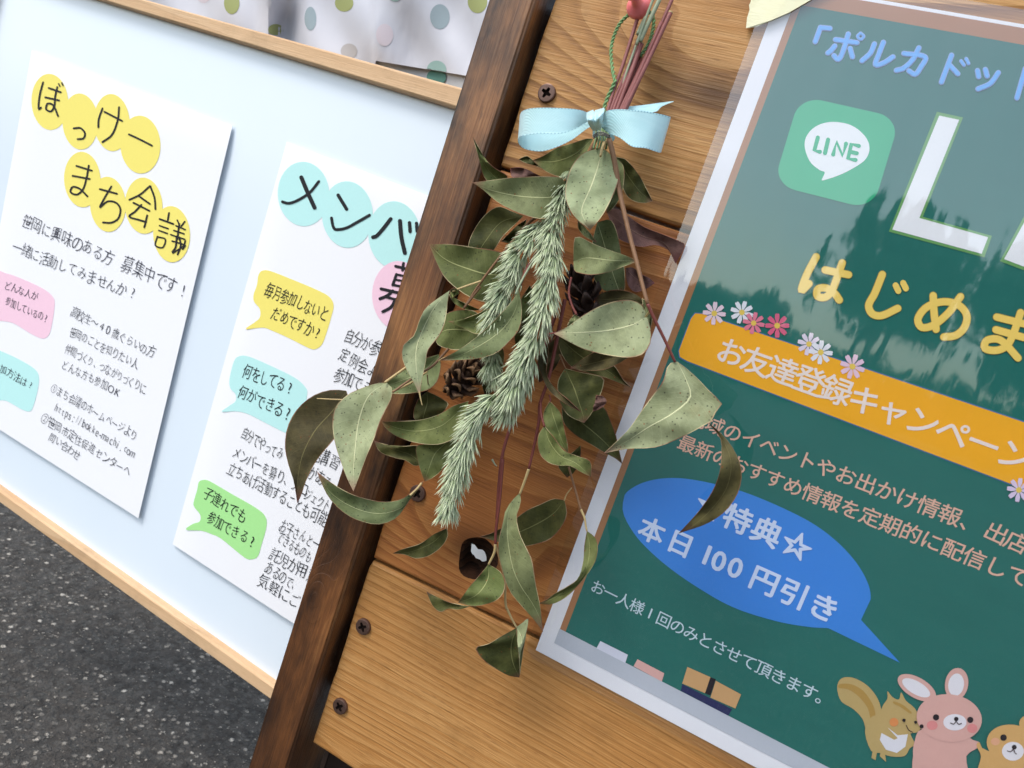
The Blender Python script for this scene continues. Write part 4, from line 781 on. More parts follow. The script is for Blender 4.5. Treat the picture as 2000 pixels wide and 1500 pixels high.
LEAVES = [
 # ---- top cluster
 (6, 'p', (1165, 125), (1085, 650), [(1060, 150), (1000, 195), (945, 300), (926, 420), (945, 500), (995, 575)], [(1130, 260), (1085, 390), (1030, 530)], [(1225, 180), (1262, 250), (1268, 320), (1225, 440), (1160, 560)], (22, 36, 34)),
 (6, 'm', (1245, 190), (1190, 545), [(1190, 300), (1180, 450)], [(1250, 330), (1225, 470)], [(1290, 230), (1302, 300), (1280, 430), (1230, 510)], (18, 26, 24)),
 (6, 'd', (1252, 185), (1482, 465), [(1270, 300), (1310, 420), (1360, 465), (1430, 478)], [(1330, 310), (1410, 415)], [(1310, 200), (1390, 290), (1445, 390)], (14, 10, 8)),
 (6, 'g', (1105, 68), (718, 205), [(1050, 180), (980, 300), (900, 312), (810, 280), (755, 240)], [(980, 170), (850, 215)], [(1060, 68), (960, 100), (870, 128), (780, 180)], (14, 20, 12)),
 (6, 'd', (790, 262), (630, 198), [(735, 240), (690, 228), (655, 215)], [(740, 228), (685, 205)], [(750, 225), (715, 200), (680, 178)], (8, 8, 6)),
 (6, 'g', (520, 355), (338, 58), [(440, 345), (400, 290), (378, 200), (355, 120)], [(440, 270), (385, 170)], [(560, 312), (470, 250), (420, 200), (375, 125)], (16, 24, 30)),
 (6, 'r', (770, 310), (577, 255), [(700, 325), (640, 320), (585, 310)], [(690, 300), (630, 285)], [(735, 290), (680, 262), (630, 250)], (10, 12, 12)),
 (6, 'm', (935, 385), (335, 347), [(890, 520), (830, 575), (740, 575), (600, 530), (490, 468), (405, 395)], [(860, 437), (740, 443), (600, 430), (450, 395)], [(905, 318), (800, 308), (600, 315), (450, 333)], (24, 30, 26)),
 (6, 'd', (660, 560), (350, 830), [(580, 528), (500, 500), (420, 548), (345, 650), (308, 760)], [(520, 600), (420, 720)], [(610, 610), (530, 690), (450, 800)], (14, 12, 10)),
 (6, 'd', (680, 580), (515, 722), [(620, 620), (560, 680)], [(630, 660), (570, 710)], [(660, 690), (600, 735)], (8, 8, 6)),
 (6, 'g', (620, 930), (58, 738), [(560, 1080), (430, 1110), (320, 1078), (225, 1015), (150, 940), (95, 830)], [(450, 935), (300, 895), (160, 835)], [(600, 830), (480, 780), (340, 760), (200, 740)], (18, 24, 22)),
 (6, 'm', (978, 850), (1387, 848), [(985, 700), (1010, 690), (1090, 730), (1200, 775), (1310, 812)], [(1060, 828), (1200, 842), (1310, 846)], [(985, 910), (1020, 925), (1090, 936), (1190, 920), (1290, 885)], (28, 32, 24)),
 (6, 'm', (1130, 600), (1285, 1080), [(1100, 720), (1090, 870), (1140, 1010)], [(1180, 760), (1230, 930)], [(1215, 585), (1262, 690), (1282, 800), (1302, 900), (1305, 1020)], (16, 16, 10)),
 (6, 'r', (1190, 530), (1628, 862), [(1250, 690), (1330, 735), (1410, 758), (1500, 745), (1585, 780)], [(1290, 610), (1420, 690), (1560, 735)], [(1250, 512), (1340, 570), (1430, 630), (1530, 670), (1640, 715), (1690, 745)], (8, 8, 5)),
 (6, 'r', (1310, 890), (1497, 987), [(1325, 1000), (1370, 1045), (1440, 1025)], [(1370, 955), (1440, 980)], [(1360, 890), (1410, 930), (1460, 955)], (4, 5, 6)),
 (6, 'm', (1005, 590), (1125, 728), [(1010, 640), (1050, 690)], [(1030, 630), (1080, 690)], [(1050, 630), (1085, 670)], (26, 28, 28)),
 # ---- right middle
 (6, 'p', (1440, 1195), (853, 1308), [(1472, 1290), (1462, 1390), (1410, 1445), (1330, 1462), (1200, 1447), (1050, 1410), (930, 1350)], [(1390, 1238), (1300, 1270), (1150, 1296), (1000, 1303)], [(1428, 1150), (1395, 1115), (1330, 1095), (1200, 1115), (1060, 1180), (940, 1265)], (34, 42, 40)),
 (6, 'm', (985, 1185), (940, 1290), [(955, 1222), (940, 1260)], [(985, 1225), (960, 1265)], [(1015, 1205), (1025, 1215), (985, 1255)], (30, 34, 36)),
 (6, 'b', (1430, 1125), (1108, 1090), [(1350, 1130), (1230, 1150), (1140, 1130)], [(1340, 1085), (1220, 1090)], [(1405, 1080), (1340, 1045), (1250, 1030), (1160, 1050)], (18, 16, 14)),
 (6, 'm', (1415, 1085), (1470, 1275), [(1425, 1150), (1450, 1220)], [(1440, 1150), (1465, 1220)], [(1450, 1110), (1480, 1190)], (24, 26, 24)),
 (8, 'b', (905, 450), (533, 520), [(830, 495), (740, 530), (630, 533)], [(800, 460), (660, 490)], [(860, 420), (720, 405), (620, 455)], (26, 28, 26)),
 (8, 'd', (450, 310), (922, 640), [(475, 420), (540, 510), (640, 545), (760, 580), (850, 615)], [(600, 440), (760, 530)], [(560, 350), (720, 430), (820, 510), (870, 590)], (18, 18, 12)),
 (8, 'd', (500, 520), (622, 866), [(460, 590), (453, 650), (470, 740), (515, 812), (575, 848)], [(555, 640), (590, 740), (615, 815)], [(600, 545), (745, 580), (742, 640), (712, 720), (690, 770), (652, 832)], (22, 26, 26)),
 (8, 'r', (700, 690), (682, 795), [(690, 740), (680, 770)], [(725, 725), (705, 775)], [(745, 700), (765, 735), (725, 775)], (26, 28, 27)),
 (8, 'b', (400, 365), (602, 796), [(340, 420), (325, 485), (350, 560), (385, 640), (440, 700), (520, 755)], [(370, 500), (430, 650), (510, 725)], [(390, 450), (385, 560), (440, 650), (520, 718)], (24, 30, 28)),
 (8, 'd', (480, 760), (865, 1128), [(490, 860), (560, 940), (660, 1000), (750, 1055), (820, 1092)], [(600, 860), (720, 960), (810, 1050)], [(620, 790), (740, 760), (790, 850), (820, 930), (838, 1010)], (16, 14, 8)),
 (8, 'g', (403, 728), (520, 1060), [(365, 800), (372, 880), (420, 960)], [(425, 820), (470, 950)], [(470, 800), (500, 920), (518, 1010)], (28, 28, 28)),
 (8, 'g', (370, 888), (668, 1212), [(335, 935), (325, 1000), (345, 1075), (395, 1120), (470, 1140), (530, 1140), (600, 1180)], [(400, 980), (470, 1075), (570, 1125)], [(430, 960), (490, 1040), (530, 1060), (590, 1082), (660, 1110)], (30, 36, 34)),
 (8, 'p', (1215, 478), (750, 1060), [(1160, 495), (1125, 600), (1060, 690), (980, 800), (920, 890), (850, 965)], [(1270, 590), (1300, 700), (1190, 805), (1030, 895), (890, 985)], [(1285, 530), (1365, 605), (1425, 670), (1500, 745), (1470, 775), (1440, 850), (1370, 892), (1240, 960), (1080, 1022), (900, 1032)], (40, 46, 44)),
 (8, 'b', (1418, 868), (1222, 1571), [(1490, 965), (1497, 1050), (1485, 1180), (1440, 1300), (1360, 1420), (1280, 1510)], [(1510, 990), (1550, 1080), (1555, 1180), (1520, 1300), (1430, 1420), (1320, 1520)], [(1480, 920), (1540, 985), (1592, 1070), (1622, 1150), (1620, 1250), (1585, 1345), (1510, 1440), (1400, 1510)], (38, 44, 34)),
 (8, 'd', (600, 1010), (515, 1215), [(460, 1140), (490, 1190)], [(540, 1120), (520, 1175)], [(600, 1080), (560, 1180)], (14, 12, 8)),
 (6, 'd', (700, 1000), (640, 1440), [(640, 1100), (600, 1260), (610, 1380)], [(690, 1150), (665, 1320)], [(760, 1100), (750, 1260), (700, 1390)], (12, 10, 8)),
 (6, 'b', (880, 1330), (760, 1620), [(810, 1380), (750, 1480), (745, 1570)], [(850, 1430), (800, 1540)], [(910, 1410), (880, 1500), (810, 1590)], (14, 12, 8)),
 (7, 'd', (1420, 330), (1330, 700), [(1350, 400), (1310, 520), (1310, 630)], [(1400, 460), (1360, 600)], [(1450, 430), (1430, 560), (1380, 660)], (10, 9, 7)),
 # ---- left
 (7, 'p', (1103, 24), (912, 690), [(1000, 95), (940, 150), (903, 235), (875, 312), (808, 372), (800, 450), (830, 530), (880, 620)], [(1000, 140), (925, 290), (890, 400), (893, 540)], [(1092, 80), (1078, 200), (1050, 290), (965, 405), (950, 480), (925, 600)], (34, 40, 42)),
 (7, 'g', (1165, 45), (1105, 55), [(1150, 15), (1125, 8), (1108, 25)], [(1145, 30), (1120, 30)], [(1150, 50), (1120, 70)], (30, 32, 34)),
 (7, 'g', (1310, 300), (1010, 310), [(1250, 365), (1170, 402), (1090, 395), (1025, 365)], [(1220, 280), (1090, 275)], [(1295, 190), (1260, 155), (1180, 146), (1095, 165), (1045, 220)], (18, 20, 16)),
 (7, 'g', (1390, 170), (1095, 222), [(1340, 265), (1280, 302), (1190, 265)], [(1320, 215), (1200, 222)], [(1340, 145), (1280, 172), (1180, 208)], (22, 26, 24)),
 (7, 'm', (1545, 18), (1035, 468), [(1500, 90), (1420, 180), (1340, 262), (1255, 335), (1160, 402)], [(1520, 150), (1440, 270), (1320, 360), (1160, 440)], [(1562, 150), (1545, 270), (1480, 352), (1400, 422), (1280, 458), (1150, 468)], (32, 38, 38)),
 (7, 'g', (1680, 40), (1545, 300), [(1600, 40), (1560, 70), (1560, 200)], [(1620, 110), (1565, 230)], [(1660, 80), (1590, 180)], (20, 20, 22)),
 (7, 'p', (702, 612), (490, 1302), [(640, 615), (545, 645), (450, 690), (375, 770), (357, 870), (370, 985), (405, 1100), (450, 1220)], [(590, 690), (530, 835), (505, 1000), (490, 1180)], [(737, 650), (728, 720), (700, 775), (665, 850), (625, 960), (570, 1090), (520, 1225)], (40, 48, 50)),
 (7, 'b', (445, 662), (133, 1378), [(350, 656), (240, 690), (140, 770), (75, 880), (54, 1010), (75, 1130), (110, 1240)], [(360, 790), (245, 920), (165, 1080), (135, 1240)], [(470, 780), (420, 900), (355, 985), (260, 1100), (190, 1230), (160, 1320)], (28, 34, 34)),
 (7, 'm', (1035, 430), (660, 640), [(960, 450), (870, 490), (760, 560)], [(930, 540), (790, 600)], [(1047, 500), (1025, 600), (970, 655), (860, 678), (740, 680)], (16, 18, 18)),
 (7, 'g', (1222, 728), (668, 856), [(1200, 840), (1140, 955), (1070, 995), (1000, 1006), (870, 990), (770, 955), (700, 908)], [(1150, 805), (1040, 890), (900, 920), (770, 900)], [(1130, 757), (1040, 810), (920, 847), (790, 856)], (28, 32, 30)),
 (7, 'd', (960, 665), (930, 880), [(895, 730), (873, 830)], [(960, 740), (935, 830)], [(1050, 710), (1095, 750), (1010, 840)], (12, 12, 10)),
 (7, 'd', (930, 1130), (618, 978), [(880, 1140), (820, 1105), (755, 1090), (660, 1050)], [(850, 1070), (740, 1030)], [(930, 1020), (800, 1015), (690, 1003)], (16, 18, 16)),
 (7, 'g', (1135, 955), (945, 1240), [(960, 1000), (890, 1015), (898, 1100), (928, 1200)], [(1020, 1050), (970, 1160)], [(1150, 985), (1112, 1090), (1040, 1180), (985, 1222)], (22, 26, 26)),
 (7, 'm', (935, 1238), (258, 1178), [(840, 1370), (760, 1475), (650, 1512), (530, 1490), (430, 1440), (340, 1350), (288, 1255)], [(860, 1345), (780, 1415), (650, 1445), (500, 1410), (350, 1315)], [(880, 1290), (800, 1350), (700, 1370), (560, 1348), (450, 1308), (345, 1245)], (34, 46, 44)),
 (6, 'g', (185, 1058), (385, 1160), [(220, 1115), (300, 1158)], [(235, 1105), (310, 1145)], [(245, 1095), (320, 1130)], (24, 22, 18)),
 # ---- bottom
 (9, 'd', (1202, 262), (638, 505), [(1218, 350), (1190, 430), (1110, 520), (1010, 556), (900, 570), (740, 535)], [(1130, 350), (1000, 430), (850, 490)], [(1130, 253), (1040, 290), (950, 330), (850, 405), (720, 480)], (12, 10, 8)),
 (9, 'm', (906, 212), (1058, 1140), [(862, 255), (810, 330), (792, 410), (768, 510), (760, 600), (790, 740), (840, 870), (920, 970), (1005, 1065)], [(842, 310), (820, 430), (828, 560), (860, 720), (912, 835), (980, 935), (1035, 1040)], [(912, 280), (884, 370), (902, 480), (942, 570), (982, 650), (997, 730), (1012, 830), (1035, 940), (1050, 1050)], (26, 32, 24)),
 (9, 'g', (1352, 468), (1025, 950), [(1335, 560), (1325, 680), (1290, 785), (1220, 838), (1130, 888), (1085, 925)], [(1370, 570), (1355, 690), (1300, 800), (1200, 870), (1110, 925)], [(1410, 515), (1424, 590), (1400, 685), (1330, 785), (1245, 880), (1170, 935), (1100, 958)], (20, 26, 18)),
 (9, 'g', (697, 688), (492, 946), [(620, 780), (575, 830), (535, 885)], [(690, 790), (620, 890)], [(780, 745), (808, 815), (795, 880), (755, 925), (690, 952), (600, 968)], (26, 32, 28)),
 (9, 'd', (570, 970), (284, 872), [(500, 990), (430, 985), (375, 1007), (325, 965)], [(460, 970), (370, 930)], [(500, 958), (430, 940), (350, 905)], (24, 20, 14)),
 (9, 'd', (885, 1112), (902, 1442), [(770, 1175), (690, 1222), (610, 1245), (655, 1320), (745, 1385), (830, 1430)], [(850, 1220), (860, 1340)], [(890, 1200), (900, 1290), (908, 1390)], (20, 22, 16)),
 (9, 'p', (882, 1108), (906, 1425), [(888, 1200), (900, 1310)], [(915, 1180), (910, 1310)], [(920, 1080), (962, 1048), (942, 1180), (918, 1330)], (22, 26, 20)),
 (9, 'd', (418, 448), (58, 616), [(425, 500), (385, 570), (300, 632), (212, 650), (140, 625)], [(330, 540), (200, 600)], [(330, 490), (240, 552), (110, 592)], (16, 14, 10)),
]
for L in LEAVES: leaf(*L)

# stems
def twig_mat(name, a, b_):
    m, nt, b = new_mat(name, 0.55, 0.35); Lk(nt, mixc(nt, noise(nt, scaled(nt, pos(nt), 500, 500, 60), 1, 3), lin(*a), lin(*b_)), b.inputs['Base Color'])
    bump(nt, b, noise(nt, pos(nt), 900, 2), 0.3, 0.0003); return m
T_BR, T_RED, T_TAN, T_MAR, T_GRN, T_SAGE = twig_mat('brown_twig', (104, 72, 48), (142, 106, 74)), twig_mat('red_twig', (92, 42, 38), (128, 66, 56)), twig_mat('tan_petiole', (170, 146, 100), (196, 172, 120)), twig_mat('maroon_stem', (110, 56, 54), (156, 100, 94)), twig_mat('green_wire', (92, 136, 82), (136, 168, 116)), twig_mat('sage_stem', (128, 140, 112), (166, 174, 144))
def stem(z, pts, d, r, mat, name='stem'):
    "d and r: (start, end) distance off the boards in mm and radius in photo pixels"
    n = max(8, len(pts) * 6); Q = spline(pxs(z, pts), n); D = np.linspace(d[0], d[1], n); rad = np.linspace(r[0], r[1], n) * 0.00020
    mb = MB(); tube_into(mb, [at(q[0], q[1], -e * 0.001) for q, e in zip(Q, D)], rad, 8); return mb.build(name, mat, swag, True)
stem(6, [(1205, 70), (1235, 190), (1275, 420), (1330, 660), (1385, 870), (1420, 1010), (1450, 1120)], (24, 44), (5.5, 3.6), T_BR)
stem(6, [(1450, 1120), (1480, 1190), (1550, 1330), (1625, 1490)], (44, 41), (3.4, 2.6), T_RED)
stem(6, [(1470, 1155), (1455, 1180), (1438, 1200)], (43, 36), (2.6, 2.2), T_TAN, 'petiole')
stem(6, [(1190, 75), (1165, 120), (1150, 180)], (22, 28), (4, 2.6), T_TAN, 'petiole')
stem(6, [(1130, 60), (900, 480), (710, 590), (560, 760), (390, 980), (280, 1150)], (20, 26), (3.4, 2.6), T_BR)
stem(6, [(390, 975), (300, 1005), (245, 1025), (205, 1040)], (27, 33), (2.4, 2.2), T_TAN, 'petiole')
stem(6, [(820, 680), (740, 800), (680, 900), (640, 1000)], (24, 34), (3.6, 3), T_RED)
stem(6, [(780, 760), (690, 900), (630, 1010), (610, 1060)], (30, 36), (2.4, 2.2), T_SAGE, 'petiole')
stem(7, [(1300, 0), (1190, 140)], (26, 28), (2.6, 2.4), T_BR)
stem(7, [(1095, 395), (1000, 500), (930, 545), (820, 615), (740, 672)], (24, 42), (3, 2.2), T_BR)
stem(7, [(860, 490), (760, 560), (690, 610)], (30, 42), (3, 2.6), T_TAN, 'petiole')
stem(7, [(735, 670), (860, 610), (960, 540)], (41, 26), (2.2, 2.2), T_TAN, 'petiole')
stem(7, [(910, 670), (918, 715), (928, 755)], (42, 42), (1.8, 0.9), T_TAN, 'leaf_tip')
stem(7, [(258, 712), (330, 716), (420, 720)], (40, 42), (1.1, 1.6), T_TAN, 'petiole')
stem(7, [(960, 560), (965, 620), (960, 670)], (24, 14), (1.4, 1.2), T_BR, 'petiole')
stem(7, [(925, 1250), (900, 1280), (850, 1330)], (34, 38), (2.6, 2.4), T_TAN, 'petiole')
stem(7, [(1030, 475), (1060, 455), (1120, 440)], (38, 38), (1, 1.4), T_TAN, 'leaf_tip')
stem(8, [(540, -60), (525, 40), (545, 120), (575, 180)], (30, 33), (2.2, 2.6), T_RED, 'petiole')
stem(8, [(500, 80), (465, 250), (430, 430), (395, 590), (340, 750), (335, 850), (300, 1030), (270, 1160)], (24, 28), (4.2, 2.8), T_RED)
stem(8, [(270, 1160), (235, 1260), (212, 1320)], (28, 27), (3, 2.6), T_TAN, 'petiole')
stem(8, [(345, 740), (350, 820), (370, 890)], (28, 31), (2.6, 2.2), T_RED, 'petiole')
stem(8, [(400, 690), (408, 715), (405, 740)], (27, 28), (1.8, 1.6), T_RED, 'petiole')
stem(8, [(440, 300), (410, 345), (385, 370)], (30, 26), (2.2, 1.8), T_RED, 'petiole')
stem(8, [(445, 290), (400, 300), (425, 297)], (36, 38), (1.5, 1.2), T_RED, 'leaf_tip')
stem(8, [(465, 430), (490, 490), (505, 525)], (24, 22), (1.6, 1.4), T_BR, 'petiole')
stem(8, [(440, 180), (330, 500), (190, 800), (150, 900), (95, 1110), (66, 1480)], (14, 26), (3.6, 3.4), T_RED)
stem(9, [(792, -10), (768, 280), (745, 470), (742, 560)], (26, 27), (3.4, 3), T_RED)
stem(9, [(742, 555), (735, 610), (697, 690)], (27, 27), (3.2, 2.4), T_TAN, 'petiole')
stem(9, [(745, 560), (770, 650), (805, 800), (808, 930), (815, 985)], (25, 22), (1.8, 2.6), T_TAN)
stem(9, [(815, 975), (850, 1050), (884, 1112)], (22, 21), (2.6, 2), T_TAN, 'petiole')
stem(9, [(1230, 40), (1270, 180), (1312, 330)], (16, 18), (2.4, 2.4), T_BR)
stem(9, [(1312, 325), (1335, 380), (1345, 440), (1352, 470)], (18, 20), (2.6, 1.8), T_TAN, 'petiole')
stem(9, [(1250, 180), (1215, 225), (1200, 265)], (14, 12), (1.2, 1.4), T_TAN, 'petiole')
stem(9, [(720, -10), (740, 25), (752, 35)], (24, 24), (2.2, 1.2), T_SAGE, 'petiole')
# maroon bundle above the bow
for i, (a, b_, r) in enumerate([((1030, 755), (1245, 90), 2.6), ((1050, 760), (1250, 245), 2.8), ((1070, 760), (1235, 330), 3.0), ((1095, 755), (1262, 300), 3.2), ((1105, 760), (1255, 390), 3.4), ((1120, 755), (1335, 305), 3.4), ((1135, 755), (1400, 160), 3.2), ((1150, 750), (1465, 85), 3.0), ((1140, 765), (1480, -20), 2.6), ((1160, 745), (1430, 130), 2.8)]):
    a2 = (1000 + (a[0] - 1000) * 0.5, 900); m_ = ((a[0] + b_[0]) / 2 + 3, (a[1] + b_[1]) / 2)
    r *= 1.55; o = stem(5, [a2, a, m_, b_], (20, 8 + 1.2 * (i % 4)), (r * .8, r), T_MAR)
    e0, e1 = np.array(px(5, b_)), np.array(px(5, m_)); t = (e0 - e1) / np.linalg.norm(e0 - e1)
    if i in (3, 4, 5, 7): stem(0, [tuple(e0 - t * 1.5), tuple(e0 + t * 1.2)], (8 + 1.2 * (i % 4),) * 2, (r * 1.12, r * 1.0), T_TAN, 'cut_end')
for a, b_, r, dd in (((1075, 750), (1225, 310), 2.4, 13), ((1225, 310), (1345, -15), 2.8, 12), ((1250, 290), (1392, -15), 4.6, 11), ((1235, 240), (1290, 120), 4.0, 10)):
    stem(5, [a, ((a[0]+b_[0])/2 - 2, (a[1]+b_[1])/2), b_], (dd + 3, dd), (r, r), T_SAGE)
for k, (dx, dd) in enumerate(((0, 21), (16, 22), (30, 20), (44, 22), (58, 21))):
    stem(5, [(945 + dx * 1.3, 900), (940 + dx * 1.5, 970), (925 + dx * 1.5, 1040)], (dd, dd + 2), (2.4, 2.2), twig_mat('grass_stalk', (96, 124, 78), (136, 152, 104)) if k == 0 else bpy.data.materials['grass_stalk'])
# twisted green wire loop
def twisted(z, pts, d, r_px, turns):
    n = 140; Q = spline(pxs(z, pts), n); C = np.array([at(q[0], q[1], -e * 0.001) for q, e in zip(Q, np.interp(np.linspace(0, 1, n), np.linspace(0, 1, len(d)), d))])
    T = np.gradient(C, axis=0); T /= np.linalg.norm(T, axis=1)[:, None]; A = np.cross(T, [0, 1, 0]); A /= np.linalg.norm(A, axis=1)[:, None]; B = np.cross(T, A)
    mb = MB()
    for s in (0, math.pi):
        a = np.linspace(0, turns * 2 * math.pi, n) + s
        tube_into(mb, C + (A * np.cos(a)[:, None] + B * np.sin(a)[:, None]) * r_px * 0.00020 * 0.95, r_px * 0.0002, 7)
    return mb.build('wire_loop', T_GRN, swag, True)
twisted(17, [(480, 1480), (440, 1300), (412, 1050), (410, 900), (450, 700), (530, 500), (620, 370), (700, 300), (820, 180)], (17, 12, 9, 8, 7), 2.1, 9)
twisted(17, [(940, 1030), (1050, 880), (1140, 680), (1180, 520), (1190, 380), (1170, 290), (1080, 180)], (11, 9, 8, 7, 7), 2.1, 6)
twisted(5, [(1000, 930), (1000, 760), (1025, 680), (1062, 600), (1078, 560)], (20, 18, 17, 17), 2.2, 5)
wire_m, _, wmb = new_mat('binding_wire', 0.35); wmb.inputs['Metallic'].default_value = 0.9; wmb.inputs['Base Color'].default_value = (0.12, 0.12, 0.11, 1)
for k in range(3):
    stem(5, [(925, 965 - k * 10), (960, 945 - k * 12), (1000, 945 - k * 9), (1040, 962 - k * 8)], (25, 25), (1.3, 1.3), wire_m, 'binding_wire')

# grass spikes: every floret a small keeled blade, gathered into fans along the axis
def grass_mat():
    m, nt, b = new_mat('dried_grass', 0.6, 0.3)
    uv = N(nt, 'UVMap'); s = N(nt, 'SeparateXYZ'); Lk(nt, uv.outputs[0], s.inputs[0])
    c = ramp(nt, s.outputs[1], [(0.0, lin(90, 108, 68)), (0.35, lin(150, 166, 124)), (0.75, lin(196, 206, 168)), (1.0, lin(220, 220, 192))])
    c = mixc(nt, math_n(nt, 'MULTIPLY', s.outputs[0], 0.35), c, lin(198, 204, 172))
    c = mixc(nt, mapr(nt, noise(nt, pos(nt), 120, 3), 0.35, 0.7, 0.0, 0.30), c, lin(128, 146, 106))
    Lk(nt, c, b.inputs['Base Color']); return m
GM = grass_mat()
def spike(pts, d, width, dens, seed, taper):
    r = random.Random(seed); n = 60; Q = spline(pts, n); D = np.interp(np.linspace(0, 1, n), np.linspace(0, 1, len(d)), d)
    C = np.array([at(q[0], q[1], -e * 0.001) for q, e in zip(Q, D)]); T = np.gradient(C, axis=0); T /= np.linalg.norm(T, axis=1)[:, None]
    seg = np.linalg.norm(np.diff(C, axis=0), axis=1); cum = np.concatenate([[0], np.cumsum(seg)]); Ltot = cum[-1]
    mb = MB(); tube_into(mb, C, 0.0007, 6)
    pxm = 0.000195
    k = max(3, int(Ltot / 0.0029 * dens))
    for i in range(k):
        sgl = (i + r.random() * 0.4) / k * Ltot; idx = min(np.searchsorted(cum, sgl), n - 1)
        Wd = np.interp(sgl / Ltot, np.linspace(0, 1, len(taper)), taper) * width * pxm * 0.64 * r.uniform(0.85, 1.15)
        t = T[idx]; a0 = np.cross(t, [0.2, 1, 0.1]); a0 /= np.linalg.norm(a0); b0 = np.cross(t, a0)
        for fan in range(5):
            ang = fan * 2 * math.pi / 5 + i * 0.9 + r.uniform(-.35, .35); rad = a0 * math.cos(ang) + b0 * math.sin(ang)
            if rad[1] > 0.6: continue
            root = C[idx] + rad * Wd * 0.12 + t * r.uniform(-.001, .001); sd = np.cross(t, rad)
            for q in range(15):
                sp = (q - 7) / 7 + r.uniform(-.1, .1)
                dirv = t * r.uniform(0.85, 1.0) + rad * r.uniform(0.14, 0.80) + sd * sp * 0.50
                dirv /= np.linalg.norm(dirv); Lf = r.uniform(0.0050, 0.0086) * (1 - 0.18 * abs(sp)) * (0.55 + 0.45 * min(1.15, Wd / 0.0062)); w = r.uniform(0.00027, 0.00044)
                st = root + dirv * Wd * r.uniform(0.05, 0.36)
                side = np.cross(dirv, rad); side /= np.linalg.norm(side) + 1e-9; up = np.cross(side, dirv)
                bend = t * 0.0009 + rad * r.uniform(-.0004, .0007) + sd * r.uniform(-.0004, .0004)
                v = [st, st + dirv * Lf * .35 + side * w + bend * .1, st + dirv * Lf * .35 - side * w + bend * .1, st + dirv * Lf * .35 + up * w * 1.1 + bend * .1,
                     st + dirv * Lf * .72 + side * w * .75 + bend * .45, st + dirv * Lf * .72 - side * w * .75 + bend * .45, st + dirv * Lf * .72 + up * w * .9 + bend * .45, st + dirv * Lf + bend]
                for vv in v:
                    if vv[1] > -0.0006: vv[1] = -0.0006
                f = [(0, 1, 3), (0, 3, 2), (1, 4, 6, 3), (3, 6, 5, 2), (4, 7, 6), (6, 7, 5)]
                x = r.random(); mb.add(v, f, [(x, 0), (x, .35), (x, .35), (x, .4), (x, .72), (x, .72), (x, .75), (x, 1)])
    return mb.build('grass_spike', GM, swag)
spike([(1112, 335), (1095, 400), (1078, 450), (1070, 500)], (20, 26, 30), 66, 1.0, 1, (0.5, 0.9, 1.0, 1.0))
spike([(1085, 485), (1072, 545), (1062, 600), (1042, 665), (1015, 720), (995, 775)], (30, 34, 36), 70, 1.0, 2, (0.7, 1.0, 0.85, 0.9, 1.05, 0.9))
spike([(1040, 690), (1022, 735), (1000, 780), (985, 812)], (32, 32, 32), 66, 1.0, 3, (0.8, 1.0, 1.0, 0.7))
spike([(968, 772), (930, 815), (908, 870), (892, 930), (876, 998)], (36, 38, 38), 66, 1.05, 4, (0.7, 1.0, 0.95, 0.8, 0.6))
spike([(1062, 432), (1035, 465), (1012, 500), (1000, 525)], (24, 28, 30), 62, 0.95, 5, (0.5, 0.9, 1.0, 0.8))
spike([(1020, 520), (990, 560), (972, 600), (962, 640), (958, 665)], (28, 30, 30), 70, 1.0, 6, (0.6, 1.0, 1.0, 0.8, 0.7))
spike([(962, 680), (962, 715), (968, 742)], (26, 26, 26), 52, 1.0, 8, (0.6, 1.0, 0.8))

